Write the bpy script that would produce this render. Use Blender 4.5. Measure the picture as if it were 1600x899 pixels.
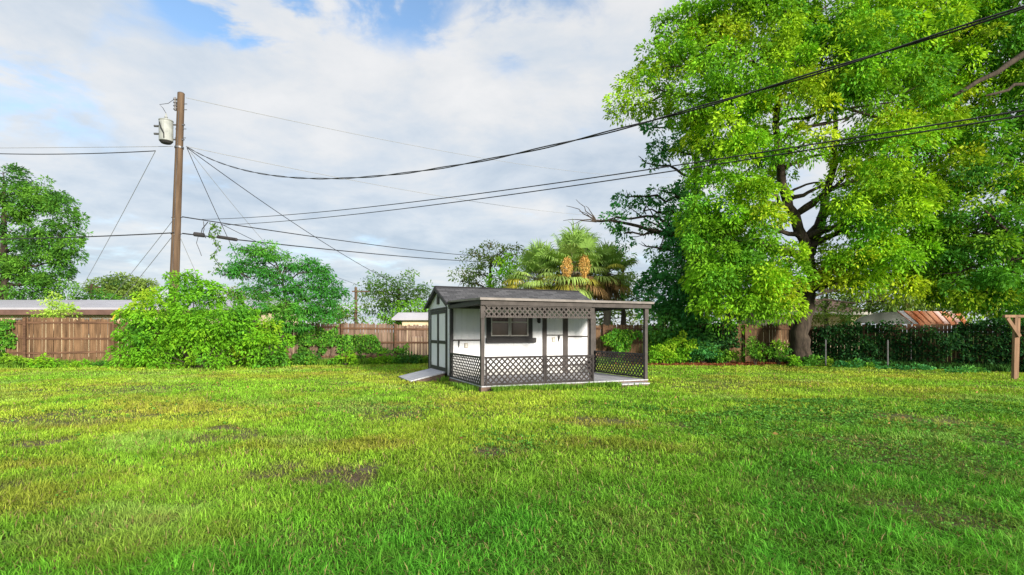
import bpy, math, random
import numpy as np
from mathutils import Vector
R = math.radians
random.seed(7); rng = np.random.default_rng(11)
sc = bpy.context.scene
for o in list(bpy.data.objects): bpy.data.objects.remove(o)

# ------------------------------------------------------------------ camera, sky, sun
F, HC, CX, HY = 820.0, 1.5, 800.0, 519.0
cam = bpy.data.cameras.new('camera'); co = bpy.data.objects.new('camera', cam); sc.collection.objects.link(co)
co.location = (0, 0, HC); co.rotation_euler = (R(90), 0, 0)
cam.sensor_width = 36; cam.lens = F/1600*36; cam.shift_y = (HY-449.5)/1600
cam.clip_start = .05; cam.clip_end = 3000
sc.camera = co
SUN_AZ, SUN_EL = 34, 15          # degrees to the right of straight behind the camera
sd = Vector((math.sin(R(SUN_AZ))*math.cos(R(SUN_EL)), -math.cos(R(SUN_AZ))*math.cos(R(SUN_EL)), math.sin(R(SUN_EL))))
sl = bpy.data.lights.new('sun', 'SUN'); sl.energy = 4.5; sl.angle = R(8); sl.color = (1, .91, .77)
so = bpy.data.objects.new('sun', sl); sc.collection.objects.link(so)
so.rotation_euler = sd.to_track_quat('Z', 'Y').to_euler()
sc.view_settings.view_transform = 'Standard'; sc.view_settings.look = 'None'
sc.view_settings.gamma = 1; sc.view_settings.use_curve_mapping = False
sc.view_settings.exposure = .7
SKY_S, CLOUD_S = .135, .54

def pt(px, py, Y): return ((px-CX)/F*Y, Y, HC-(py-HY)/F*Y)
def gnd(px, py):
    Y = HC*F/(py-HY); return ((px-CX)/F*Y, Y)

w = bpy.data.worlds.new('World'); sc.world = w; w.use_nodes = True
nt = w.node_tree; nt.nodes.clear()
def N(t, typ, **k):
    n = t.nodes.new(typ)
    for a, b in k.items(): setattr(n, a, b)
    return n
def L(t, a, b): t.links.new(a, b)
def mathn(t, op, a, b=None, c=None, clamp=False):
    n = N(t, 'ShaderNodeMath', operation=op); n.use_clamp = clamp
    for i, v in enumerate((a, b, c)):
        if v is None: continue
        if isinstance(v, (int, float)): n.inputs[i].default_value = v
        else: L(t, v, n.inputs[i])
    return n.outputs[0]
def ramp(t, fac, stops, interp='LINEAR'):
    n = N(t, 'ShaderNodeValToRGB'); n.color_ramp.interpolation = interp
    e = n.color_ramp.elements
    while len(e) < len(stops): e.new(.5)
    for i, (p, c) in enumerate(stops):
        e[i].position = p; e[i].color = (*c, 1) if len(c) == 3 else c
    if fac is not None: L(t, fac, n.inputs[0])
    return n.outputs[0]
def noise(t, vec, scale, detail=4, rough=.55, dist=0):
    n = N(t, 'ShaderNodeTexNoise'); n.inputs['Scale'].default_value = scale
    n.inputs['Detail'].default_value = detail; n.inputs['Roughness'].default_value = rough
    n.inputs['Distortion'].default_value = dist
    if vec is not None: L(t, vec, n.inputs['Vector'])
    return n.outputs[0]
def smooth(t, v, a, b):
    n = N(t, 'ShaderNodeMapRange', interpolation_type='SMOOTHSTEP')
    n.inputs[1].default_value = a; n.inputs[2].default_value = b; L(t, v, n.inputs[0]); return n.outputs[0]

sky = N(nt, 'ShaderNodeTexSky', sky_type='NISHITA'); sky.sun_disc = False
sky.sun_elevation = R(SUN_EL); sky.sun_rotation = R(180-SUN_AZ); sky.dust_density = .6; sky.ozone_density = 2.2
bsky = N(nt, 'ShaderNodeBackground'); bsky.inputs[1].default_value = SKY_S*1.2; L(nt, sky.outputs[0], bsky.inputs[0])
tc = N(nt, 'ShaderNodeTexCoord')
sep = N(nt, 'ShaderNodeSeparateXYZ'); L(nt, tc.outputs['Generated'], sep.inputs[0])
zz = mathn(nt, 'ADD', mathn(nt, 'MAXIMUM', sep.outputs[2], 0.0), .16)
cx_ = mathn(nt, 'DIVIDE', sep.outputs[0], zz); cy_ = mathn(nt, 'DIVIDE', sep.outputs[1], zz)
cmb = N(nt, 'ShaderNodeCombineXYZ'); L(nt, cx_, cmb.inputs[0]); L(nt, cy_, cmb.inputs[1]); cmb.inputs[2].default_value = 3.7
n1 = noise(nt, cmb.outputs[0], 1.7, 10, .60, .25)
n2 = noise(nt, cmb.outputs[0], .75, 3, .5, .3)
cov = mathn(nt, 'ADD', mathn(nt, 'MULTIPLY', n1, .65), mathn(nt, 'MULTIPLY', n2, .35))
n3 = mathn(nt, 'MULTIPLY', smooth(nt, noise(nt, cmb.outputs[0], 3.1, 6, .6, .4), .36, .6), 1.5)
# holes of clear sky high in the picture
for (px, py, wd, amt) in ((320, -5, .996, .12), (415, 10, .995, .13), (30, 90, .988, .08), (620, 10, .993, .09), (850, 10, .988, .08), (700,-120,.97,.08), (350,-120,.97,.10)):
    d = Vector(((px-CX)/F, 1, (HY-py)/F)).normalized()
    dp = N(nt, 'ShaderNodeVectorMath', operation='DOT_PRODUCT'); L(nt, tc.outputs['Generated'], dp.inputs[0]); dp.inputs[1].default_value = d
    s = smooth(nt, dp.outputs['Value'], wd, 1.0)
    cov = mathn(nt, 'SUBTRACT', cov, mathn(nt, 'MULTIPLY', s, mathn(nt, 'MULTIPLY', n3, amt)))
cf = smooth(nt, cov, .24, .46)
cs = mathn(nt, 'ADD', mathn(nt, 'MULTIPLY', noise(nt, cmb.outputs[0], 2.3, 8, .6, .2), .75), mathn(nt, 'MULTIPLY', sep.outputs[2], .22))
ccol = ramp(nt, cs, [(.28, (.60, .70, .82)), (.42, (.78, .85, .93)), (.54, (.95, .96, .97)), (.72, (1.10, 1.08, 1.06))])
bcl = N(nt, 'ShaderNodeBackground'); bcl.inputs[1].default_value = CLOUD_S; L(nt, ccol, bcl.inputs[0])
mx = N(nt, 'ShaderNodeMixShader'); L(nt, mathn(nt, 'MULTIPLY', cf, .94), mx.inputs[0]); L(nt, bsky.outputs[0], mx.inputs[1]); L(nt, bcl.outputs[0], mx.inputs[2])
wo = N(nt, 'ShaderNodeOutputWorld'); L(nt, mx.outputs[0], wo.inputs[0])

# ------------------------------------------------------------------ materials
def base_mat(name):
    m = bpy.data.materials.new(name); m.use_nodes = True
    t = m.node_tree; b = t.nodes['Principled BSDF']; return m, t, b
def mat(name, c1, c2=None, scale=6, rough=.7, bump=.0, bscale=40, metal=0, stretch=None, spec=.3, stops=(.3, .7), dist=0, grooves=None):
    m, t, b = base_mat(name)
    tcn = N(t, 'ShaderNodeTexCoord'); vec = tcn.outputs['Object']
    if stretch:
        mp = N(t, 'ShaderNodeMapping'); mp.inputs['Scale'].default_value = stretch; L(t, vec, mp.inputs[0]); vec = mp.outputs[0]
    n = noise(t, vec, scale, 6, .6, dist)
    L(t, ramp(t, n, [(stops[0], c1), (stops[1], c2 or c1)]), b.inputs['Base Color'])
    b.inputs['Roughness'].default_value = rough; b.inputs['Metallic'].default_value = metal
    b.inputs['Specular IOR Level'].default_value = spec
    if bump:
        h = noise(t, vec, bscale, 5, .6)
        bn = N(t, 'ShaderNodeBump'); bn.inputs['Strength'].default_value = bump; bn.inputs['Distance'].default_value = .02
        L(t, h, bn.inputs['Height']); L(t, bn.outputs[0], b.inputs['Normal'])
    return m
def leaf_mat(name, trans=.35, rough=.55, spec=.25):
    m, t, b = base_mat(name)
    a = N(t, 'ShaderNodeAttribute'); a.attribute_name = 'Col'
    L(t, a.outputs['Color'], b.inputs['Base Color']); b.inputs['Roughness'].default_value = rough
    b.inputs['Specular IOR Level'].default_value = spec
    tr = N(t, 'ShaderNodeBsdfTranslucent')
    mixc = N(t, 'ShaderNodeMix', data_type='RGBA', blend_type='MULTIPLY'); mixc.inputs[0].default_value = 1
    L(t, a.outputs['Color'], mixc.inputs[6]); mixc.inputs[7].default_value = (1.25, 1.15, .5, 1)
    L(t, mixc.outputs[2], tr.inputs[0])
    ms = N(t, 'ShaderNodeMixShader'); ms.inputs[0].default_value = trans
    L(t, b.outputs[0], ms.inputs[1]); L(t, tr.outputs[0], ms.inputs[2])
    L(t, ms.outputs[0], t.nodes['Material Output'].inputs[0]); return m
M = {}
M['leaf'] = leaf_mat('leaf', .3, .6, .12); M['grass'] = leaf_mat('grass_blade', .3, .7, .06)
M['bark'] = mat('bark', (.02, .016, .013), (.085, .065, .05), 9, .95, .9, 22, stretch=(1, 1, .25))
M['bark_pale'] = mat('pale_bark', (.12, .1, .08), (.3, .26, .2), 9, .95, .6, 22, stretch=(1, 1, .25))
M['pole'] = mat('creosoted_pole', (.07, .045, .03), (.17, .115, .075), 7, .9, .5, 30, stretch=(1, 1, .08))
M['fence'] = mat('brown_fence_wood', (.06, .034, .018), (.235, .14, .078), 2.6, .9, .5, 26, stretch=(3, 3, .35))
M['fence_old'] = mat('weathered_fence_wood', (.08, .05, .036), (.31, .215, .165), 2.2, .95, .5, 26, stretch=(3, 3, .35))
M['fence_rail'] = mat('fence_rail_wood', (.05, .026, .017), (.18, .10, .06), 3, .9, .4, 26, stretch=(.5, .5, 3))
M['white'] = mat('white_siding_paint', (.66, .69, .75), (.77, .785, .81), 1.6, .65, .05, 60)
M['black'] = mat('charcoal_trim_paint', (.028, .028, .032), (.05, .047, .05), 5, .6, .25, 40)
M['taupe'] = mat('sunlit_charcoal_paint', (.048, .042, .041), (.095, .082, .079), 4, .7, .35, 45, stretch=(1, 1, 1))  # same charcoal trim paint, its sunlit lightness put into the colour
M['lat'] = mat('dark_lattice_paint', (.02, .017, .018), (.042, .035, .036), 4, .7, .3, 45)
M['drip'] = mat('metal_drip_edge', (.14, .125, .12), (.235, .21, .20), 5, .45, .05, 40)
M['deck'] = mat('grey_deck_paint', (.36, .37, .42), (.54, .55, .60), 3, .6, .2, 35)
M['rim'] = mat('brown_rim_joist', (.09, .06, .045), (.2, .14, .11), 4, .85, .3, 30)
M['glass'] = mat('dark_window_glass', (.035, .02, .018), (.09, .05, .04), 2.5, .08, 0, spec=.6, stops=(.35, .75))
M['vinyl'] = mat('pale_window_frame', (.55, .53, .50), (.66, .64, .6), 5, .5)
M['outlet'] = mat('beige_outlet_box', (.36, .33, .27), (.42, .38, .32), 5, .5)
M['cable'] = mat('black_cable', (.012, .012, .014), (.03, .03, .033), 20, .5)
M['wire'] = mat('grey_wire', (.26, .27, .29), (.36, .37, .38), 20, .6)
M['tcan'] = mat('grey_transformer_paint', (.24, .26, .26), (.38, .40, .39), 5, .5, .05)
M['steel'] = mat('galvanised_steel', (.10, .10, .11), (.20, .20, .21), 8, .5, metal=.6)
M['metal_roof'] = mat('pale_metal_roof', (.34, .34, .39), (.46, .46, .52), .5, .5)
M['fascia'] = mat('brown_fascia', (.10, .06, .05), (.17, .10, .08), 1.5, .8)
M['cream'] = mat('cream_wall', (.60, .50, .32), (.70, .60, .42), 1.2, .85)
M['brown_roof'] = mat('brown_shingle_roof', (.15, .09, .075), (.24, .16, .13), 3, .9)
M['grey_metal'] = mat('grey_green_sheet', (.16, .18, .17), (.24, .26, .25), 1.4, .6)
M['rust'] = mat('rusty_sheet', (.42, .10, .02), (.52, .26, .16), 1.1, .8, .1, 12, stretch=(1.2, .25, .6), stops=(.38, .66))
M['rust_pale'] = mat('faded_red_sheet', (.34, .15, .12), (.58, .44, .42), 1.3, .8, .1, 12, stretch=(1.2, .25, .6))
M['yellow'] = mat('yellow_plastic', (.75, .42, .03), (.8, .5, .05), 5, .5)
M['stake'] = mat('treated_timber', (.15, .09, .055), (.34, .21, .13), 3, .85, .5, 30, stretch=(2, 2, .25))
M['orange'] = mat('palm_fruit', (.5, .27, .06), (.72, .46, .16), 9, .8)
# siding: fine vertical grooves
def siding(m, s=48.0):
    t = m.node_tree; b = t.nodes['Principled BSDF']
    tcn = N(t, 'ShaderNodeTexCoord'); wv = N(t, 'ShaderNodeTexWave', wave_type='BANDS', bands_direction='X')
    mp = N(t, 'ShaderNodeMapping'); mp.inputs['Rotation'].default_value = (0, 0, -R(22.5)); L(t, tcn.outputs['Object'], mp.inputs[0])
    L(t, mp.outputs[0], wv.inputs[0]); wv.inputs['Scale'].default_value = 1.6
    bn = N(t, 'ShaderNodeBump'); bn.inputs['Strength'].default_value = .7; bn.inputs['Distance'].default_value = .008
    L(t, ramp(t, wv.outputs[0], [(.02, (0, 0, 0)), (.12, (1, 1, 1))]), bn.inputs['Height']); L(t, bn.outputs[0], b.inputs['Normal'])
def grime(m):
    t = m.node_tree; b = t.nodes['Principled BSDF']; src = b.inputs['Base Color'].links[0].from_socket
    g = N(t, 'ShaderNodeNewGeometry'); sp = N(t, 'ShaderNodeSeparateXYZ'); L(t, g.outputs['Position'], sp.inputs[0])
    nn = noise(t, g.outputs['Position'], 5, 6, .7)
    f = mathn(t, 'MULTIPLY', mathn(t, 'SUBTRACT', 1.0, smooth(t, mathn(t, 'ADD', sp.outputs[2], mathn(t, 'MULTIPLY', nn, -.35)), .05, .38)), .55)
    mp = N(t, 'ShaderNodeMapping'); mp.inputs['Scale'].default_value = (9, 9, .5); L(t, g.outputs['Position'], mp.inputs[0])
    st = mathn(t, 'MULTIPLY', smooth(t, noise(t, mp.outputs[0], 1.0, 4, .6), .55, .8), .28)
    mx_ = N(t, 'ShaderNodeMix', data_type='RGBA'); L(t, mathn(t, 'MAXIMUM', f, st), mx_.inputs[0]); L(t, src, mx_.inputs[6]); mx_.inputs[7].default_value = (.30, .29, .25, 1)
    L(t, mx_.outputs[2], b.inputs['Base Color'])
grime(M['white'])
siding(M['white'])
# shingles
def shingle():
    m, t, b = base_mat('charcoal_shingles')
    uv = N(t, 'ShaderNodeTexCoord')
    br = N(t, 'ShaderNodeTexBrick'); L(t, uv.outputs['UV'], br.inputs[0])
    br.inputs['Color1'].default_value = (.045, .047, .055, 1); br.inputs['Color2'].default_value = (.11, .112, .125, 1)
    br.inputs['Mortar'].default_value = (.02, .02, .024, 1); br.inputs['Scale'].default_value = 1
    br.inputs['Brick Width'].default_value = .30; br.inputs['Row Height'].default_value = .14; br.inputs['Mortar Size'].default_value = .008
    nn = noise(t, uv.outputs['UV'], 60, 3)
    mixc = N(t, 'ShaderNodeMix', data_type='RGBA', blend_type='MULTIPLY'); mixc.inputs[0].default_value = .6
    L(t, br.outputs[0], mixc.inputs[6]); L(t, ramp(t, nn, [(.3, (.4, .4, .42)), (.7, (1.5, 1.5, 1.5))]), mixc.inputs[7])
    L(t, mixc.outputs[2], b.inputs['Base Color']); b.inputs['Roughness'].default_value = .95
    bn = N(t, 'ShaderNodeBump'); bn.inputs['Strength'].default_value = .5; bn.inputs['Distance'].default_value = .01
    L(t, nn, bn.inputs['Height']); L(t, bn.outputs[0], b.inputs['Normal']); return m
M['shingle'] = shingle()

# ------------------------------------------------------------------ builders
col = sc.collection
ORG = {}
def tag(o, label=None, cat=None, group=None, kind=None):
    if label: o['label'] = label
    if cat: o['category'] = cat
    if group: o['group'] = group
    if kind: o['kind'] = kind
    return o
def thing(name, loc, label, cat, group=None):
    o = bpy.data.objects.new(name, None); col.objects.link(o); o.location = loc; o.empty_display_size = .2
    ORG[o.name] = np.array(loc, float); return tag(o, label, cat, group)
def link(name, me, m, parent=None, origin=None):
    o = bpy.data.objects.new(name, me); col.objects.link(o)
    if parent is not None: o.parent = parent; ORG[o.name] = ORG[parent.name]
    else:
        o.location = origin if origin is not None else (0, 0, 0)
        ORG[o.name] = np.array(origin if origin is not None else (0, 0, 0), float)
    me.materials.append(m); return o
class MB:
    def __init__(s): s.v = []; s.f = []; s.uv = {}
    def quadbox(s, c, ax, ay, az):
        c, ax, ay, az = map(np.array, (c, ax, ay, az)); b = len(s.v)
        for i in (-1, 1):
            for j in (-1, 1):
                for k in (-1, 1): s.v.append(tuple(c+ax*i/2+ay*j/2+az*k/2))
        s.f += [tuple(b+q for q in f) for f in ((0, 1, 3, 2), (4, 6, 7, 5), (0, 4, 5, 1), (2, 3, 7, 6), (0, 2, 6, 4), (1, 5, 7, 3))]
        return s
    def box(s, c, sx, sy, sz): return s.quadbox(c, (sx, 0, 0), (0, sy, 0), (0, 0, sz))
    def bar(s, a, b, wd, th, up=(0, 0, 1)):
        a, b = np.array(a, float), np.array(b, float); d = b-a; l = np.linalg.norm(d); dn = d/l
        sv = np.cross(dn, up); n = np.linalg.norm(sv)
        if n < 1e-4: sv = np.array((1., 0, 0)); n = 1
        sv = sv/n; uv = np.cross(sv, dn)
        return s.quadbox((a+b)/2, d, sv*wd, uv*th)
    def tube(s, pts, r, seg=8, cap=True):
        pts = [np.array(p, float) for p in pts]; n = len(pts)
        rs = r if hasattr(r, '__len__') else [r]*n
        b0 = len(s.v); prev = None
        for i, p in enumerate(pts):
            d = pts[min(i+1, n-1)]-pts[max(i-1, 0)]; d = d/(np.linalg.norm(d)+1e-9)
            if prev is None:
                a = np.array((1., 0, 0)) if abs(d[0]) < .8 else np.array((0, 1., 0))
                x = np.cross(d, a)
            else: x = prev-d*np.dot(prev, d)
            x = x/(np.linalg.norm(x)+1e-9); y = np.cross(d, x); prev = x
            for k in range(seg):
                t = 2*math.pi*k/seg; s.v.append(tuple(p+rs[i]*(x*math.cos(t)+y*math.sin(t))))
        for i in range(n-1):
            for k in range(seg):
                a = b0+i*seg+k; b = b0+i*seg+(k+1) % seg
                s.f.append((a, b, b+seg, a+seg))
        if cap:
            s.f.append(tuple(b0+k for k in reversed(range(seg)))); s.f.append(tuple(b0+(n-1)*seg+k for k in range(seg)))
        return s
    def poly(s, pts, ext):
        """planar outline pts extruded by vector ext"""
        b = len(s.v); n = len(pts); e = np.array(ext)
        for p in pts: s.v.append(tuple(np.array(p, float)))
        for p in pts: s.v.append(tuple(np.array(p, float)+e))
        s.f.append(tuple(b+i for i in reversed(range(n)))); s.f.append(tuple(b+n+i for i in range(n)))
        for i in range(n): j = (i+1) % n; s.f.append((b+i, b+j, b+n+j, b+n+i))
        return s
    def build(s, name, m, parent=None, origin=None, smooth=False, uvf=None):
        og = ORG[parent.name] if parent is not None else np.array(origin if origin is not None else (0, 0, 0), float)
        va = np.array(s.v)
        me = bpy.data.meshes.new(name); me.from_pydata([tuple(x) for x in va-og], [], s.f)
        if uvf:
            l = me.uv_layers.new(name='UVMap')
            for lp in me.loops: l.data[lp.index].uv = uvf(va[lp.vertex_index])
        if smooth: me.polygons.foreach_set('use_smooth', [True]*len(me.polygons))
        me.update(); return link(name, me, m, parent, origin)

def raw_mesh(name, verts, nper, idx, cols, m, parent=None, origin=None, kind_faces=None):
    """verts (n*nper,3); idx list of faces (local indices); cols (n,3) per item or (n*nper,3)"""
    og = ORG[parent.name] if parent is not None else np.array(origin if origin is not None else (0, 0, 0), float)
    n = len(verts)//nper
    me = bpy.data.meshes.new(name)
    me.vertices.add(len(verts)); me.vertices.foreach_set('co', (verts-og).astype(np.float32).ravel())
    li = []; ls = []; tot = []; flat = np.array([i for f in idx for i in f]); sizes = np.array([len(f) for f in idx])
    loops = (np.arange(n)[:, None]*nper+flat[None, :]).ravel()
    totals = np.tile(sizes, n); starts = np.concatenate(([0], np.cumsum(totals)[:-1]))
    me.loops.add(len(loops)); me.loops.foreach_set('vertex_index', loops.astype(np.int32))
    me.polygons.add(len(totals)); me.polygons.foreach_set('loop_start', starts.astype(np.int32))
    me.polygons.foreach_set('loop_total', totals.astype(np.int32))
    me.update(calc_edges=True)
    if len(cols) == n: cols = np.repeat(cols, nper, axis=0)
    a = me.color_attributes.new('Col', 'FLOAT_COLOR', 'POINT')
    a.data.foreach_set('color', np.hstack([np.clip(cols, 0, 1), np.ones((len(cols), 1))]).astype(np.float32).ravel())
    return link(name, me, m, parent, origin)

# value noise in numpy
_T = np.random.default_rng(5).random((256, 256))
def vnoise(x, y, s):
    x = np.asarray(x)*s+100; y = np.asarray(y)*s+57
    xi = np.floor(x).astype(int); yi = np.floor(y).astype(int); fx = x-xi; fy = y-yi
    fx = fx*fx*(3-2*fx); fy = fy*fy*(3-2*fy)
    g = lambda a, b: _T[a % 256, b % 256]
    return (g(xi, yi)*(1-fx)+g(xi+1, yi)*fx)*(1-fy)+(g(xi, yi+1)*(1-fx)+g(xi+1, yi+1)*fx)*fy
def fbm(x, y, s, o=4):
    r = 0; a = 1; t = 0
    for i in range(o): r = r+a*vnoise(x, y, s*2**i); t += a; a *= .55
    return r/t
def unit(v): return v/(np.linalg.norm(v, axis=-1, keepdims=True)+1e-9)

# leaves: rhombic, slightly folded, from base points and directions
def leaf_verts(base, d, length, width):
    n = len(base); d = unit(d)
    r = unit(rng.normal(size=(n, 3))); side = unit(np.cross(d, r)); up = np.cross(side, d)
    le = length[:, None]; wd = width[:, None]
    mid = base+d*le*.45
    v = np.stack([base, mid+side*wd/2+up*wd*.18, base+d*le-np.array((0, 0, 1))*le*.12, mid-side*wd/2+up*wd*.18], 1)
    return v.reshape(-1, 3)

def foliage(name, blobs, parent, pal, n_clump, n_leaf, leaf=.16, clump_r=.42, shell=.55, droop=.5, ratio=.42, kind=None, m='leaf', flat=1.0, origin=None, jitter=.25, holes=0.0, dome=False):
    """blobs: (x,y,z, rx,ry,rz, weight); pal: list of (rgb, weight)"""
    V = []; C = []
    P = np.array([p[0] for p in pal]); PW = np.array([p[1] for p in pal], float); PW /= PW.sum()
    PORD = np.argsort(P.sum(1))
    for b in blobs:
        c = np.array(b[:3]); r = np.array(b[3:6]); wt = b[6] if len(b) > 6 else 1
        area = (r[0]*r[2]+r[0]*r[1]+r[1]*r[2])/3
        nc = max(3, int(n_clump*area*wt))
        u = unit(rng.normal(size=(nc, 3)))
        rad = 1-(1-shell)*rng.random(nc)**1.4
        rad *= 1+.16*(vnoise(u[:, 0]*2+c[0], u[:, 2]*2+c[2]+u[:, 1], 1.6)-.5)*2
        cc = c+u*r*rad[:, None]
        if holes:
            keep = fbm(cc[:, 0]+cc[:, 1]*.7, cc[:, 2], .9, 3) > holes
            cc = cc[keep]; u = u[keep]; nc = len(cc)
            if nc == 0: continue
        cr = clump_r*(.6+.8*rng.random(nc))
        q = np.clip((fbm(cc[:, 0]*1.0+cc[:, 1]*.6+17, cc[:, 2]*1.0-cc[:, 1]*.4, .75, 3)-.5)*1.9+.5+rng.normal(size=nc)*.14, 0, .999)
        ci = PORD[np.searchsorted(np.cumsum(PW[PORD]), q).clip(0, len(P)-1)]
        tone = 1+jitter*(rng.random(nc)-.5)*2
        nl = n_leaf
        e = unit(rng.normal(size=(nc, nl, 3))+u[:, None, :]*.6+np.array((0, 0, .35)))
        if dome:
            e = unit(rng.normal(size=(nc, nl, 3))*np.array((1, 1, .75))+u[:, None, :]*.45+np.array((0, 0, .55)))
            pos = cc[:, None, :]+e*(cr[:, None, None]*(.62+.42*rng.random((nc, nl, 1))))*np.array((1, 1, .8*flat))-np.array((0, 0, .25))*cr[:, None, None]
        else: pos = cc[:, None, :]+e*(cr[:, None, None]*rng.random((nc, nl, 1))**.5)*np.array((1, 1, .62*flat))
        d = e+np.array((0, 0, -droop))+rng.normal(size=(nc, nl, 3))*.35
        lf = leaf*(.6+.8*rng.random((nc, nl)))
        v = leaf_verts(pos.reshape(-1, 3), d.reshape(-1, 3), lf.ravel(), lf.ravel()*ratio)
        cl = P[ci][:, None, :]*(tone[:, None, None])*(1+.26*(rng.random((nc, nl, 1))-.5))
        V.append(v); C.append(cl.reshape(-1, 3))
    V = np.concatenate(V); C = np.concatenate(C); print(parent.name, len(C))
    return raw_mesh(name, V, 4, [(0, 1, 2, 3)], C, M[m], parent, origin)

def pxblobs(lst, Y, dy=1.0):
    out = []
    for b in lst:
        px, py, rx, rz = b[:4]; yy = Y+(b[4] if len(b) > 4 else 0); wt = b[5] if len(b) > 5 else 1
        x, y, z = pt(px, py, yy); k = yy/F
        out.append((x, y, z, rx*k, dy*(rx+rz)/2*k, rz*k, wt))
    return out
def limb(mb, a, b, r0, r1, n=7, wob=.25, seg=7, sag=0):
    a, b = np.array(a, float), np.array(b, float); l = np.linalg.norm(b-a); pts = []
    off = rng.normal(size=(n, 3))*wob*.12*l; 
    for i in range(n):
        t = i/(n-1); s = math.sin(math.pi*t)
        pts.append(a+(b-a)*t+off[i]*s*.5+np.array((0, 0, 1))*s*sag*l)
    mb.tube(pts, [r0+(r1-r0)*(i/(n-1))**.8 for i in range(n)], seg); return pts
LT = {}
def limbo(t, *a, **k):
    m_ = MB(); p = limb(m_, *a, **k); m_.build('limb', M['bark'], bpy.data.objects[t], smooth=True); return p
def twigs(mb, c, r, n, r0):
    for i in range(n):
        d = unit(rng.normal(size=3)+np.array((0, 0, .3))); limb(mb, c, np.array(c)+d*np.array(r)*.85, r0, .008, 5, .5, 5)

# ------------------------------------------------------------------ the ground
SHED_ANG = R(22.5)
U = np.array((math.cos(SHED_ANG), math.sin(SHED_ANG), 0)); V_ = np.array((-math.sin(SHED_ANG), math.cos(SHED_ANG), 0)); Z = np.array((0, 0, 1.))
F0 = np.array((-.77, 13.1, 0)); LEN = 5.04; DEP = 2.9; WID = 2.6
def height(x, y):
    near = np.clip((40-np.abs(y-12))/20, 0, 1)
    return (fbm(x, y, .22, 3)-.5)*.10*near
PATCH = [(782, 705, .5, .22, .9), (540, 742, .42, .26, .95), (360, 685, .5, .3, .8), (60, 692, .35, .22, .9), (345, 670, .22, .16, .9), (440, 730, .3, .2, .7), (20, 752, .5, .25, .6),
         (610, 645, 1.0, .5, .5), (930, 660, .6, .3, .6), (1380, 660, 1.6, .6, .6), (1350, 700, 1.3, .5, .6), (1440, 795, .7, .22, .55), (1300, 690, .6, .3, .7), (1580, 690, .6, .25, .8), (1270, 650, .5, .2, .7),
         (100, 655, 1.4, .5, .6), (190, 610, 2.2, .7, .5), (1130, 600, 1.8, .6, .35), (1080, 665, .4, .25, .6), (240, 815, .18, .1, .5), (590, 655, .3, .2, .6), (700, 640, .5, .3, .4), (1480, 740, .8, .3, .6), (1240, 760, .5, .2, .5), (1410, 730, .6, .25, .6)]
PG = [(*gnd(p[0], p[1]), p[2], p[3], p[4]) for p in PATCH]
def bare(x, y):
    n = fbm(x, y, 2.6, 5)
    r = np.clip((n-.66)*5, 0, 1)*.5
    for (a, b, rx, ry, k) in PG:
        d = ((x-a)/rx)**2+((y-b)/(ry*2.0))**2
        r = np.maximum(r, np.clip(1.15-d+(n-.5)*4.6, 0, 1)*k)
    # leaf litter under the big tree
    d = ((x-9.2)/3.4)**2+((y-24.2)/1.3)**2
    r = np.maximum(r, np.clip(1.3-d+(n-.5)*1.5, 0, 1))
    return r
def axis(lo, hi, fine, step, far):
    a = list(np.arange(lo, hi, fine)); s = step; x = hi
    while x < far: a.append(x); x += s; s *= 1.35
    s = step; x = lo-step; pre = []
    while x > -far: pre.append(x); x -= s; s *= 1.35
    return np.array(pre[::-1]+a)
gx = axis(-26, 26, .16, .5, 1500); gy = axis(1.5, 27, .16, .5, 1500)
GX, GY = np.meshgrid(gx, gy); gz = height(GX, GY)
nv = np.stack([GX, GY, gz], -1).reshape(-1, 3)
ny, nx = GX.shape
me = bpy.data.meshes.new('ground')
ii = (np.arange(ny-1)[:, None]*nx+np.arange(nx-1)[None, :]).ravel()
fc = np.stack([ii, ii+1, ii+nx+1, ii+nx], 1)
me.vertices.add(len(nv)); me.vertices.foreach_set('co', nv.astype(np.float32).ravel())
me.loops.add(fc.size); me.loops.foreach_set('vertex_index', fc.astype(np.int32).ravel())
me.polygons.add(len(fc)); me.polygons.foreach_set('loop_start', (np.arange(len(fc))*4).astype(np.int32)); me.polygons.foreach_set('loop_total', np.full(len(fc), 4, np.int32))
me.update(calc_edges=True)
br = bare(nv[:, 0], nv[:, 1])[:, None]
lit = np.clip(1.3-((nv[:, 0:1]-9.2)/3.4)**2-((nv[:, 1:2]-24.2)/1.3)**2, 0, 1)
soil = np.array((.10, .065, .045)); soil2 = np.array((.19, .15, .12)); thatch = np.array((.10, .15, .03)); red = np.array((.22, .085, .045))
q = fbm(nv[:, 0], nv[:, 1], 3.1, 3)[:, None]
gc = thatch*(1-br)+(soil*(1-q)+soil2*q)*br; gc = gc*(1-lit)+red*lit
a = me.color_attributes.new('Col', 'FLOAT_COLOR', 'POINT'); a.data.foreach_set('color', np.hstack([gc, np.ones((len(gc), 1))]).astype(np.float32).ravel())
mg, t, b = base_mat('lawn_soil')
at = N(t, 'ShaderNodeAttribute'); at.attribute_name = 'Col'; tcn = N(t, 'ShaderNodeTexCoord')
nn = noise(t, tcn.outputs['Object'], 16, 10, .75)
mc = N(t, 'ShaderNodeMix', data_type='RGBA', blend_type='MULTIPLY'); mc.inputs[0].default_value = 1
L(t, at.outputs['Color'], mc.inputs[6]); L(t, ramp(t, nn, [(.3, (.45, .45, .45)), (.7, (1.5, 1.5, 1.5))]), mc.inputs[7]); L(t, mc.outputs[2], b.inputs['Base Color'])
b.inputs['Roughness'].default_value = 1; b.inputs['Specular IOR Level'].default_value = .1
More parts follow.
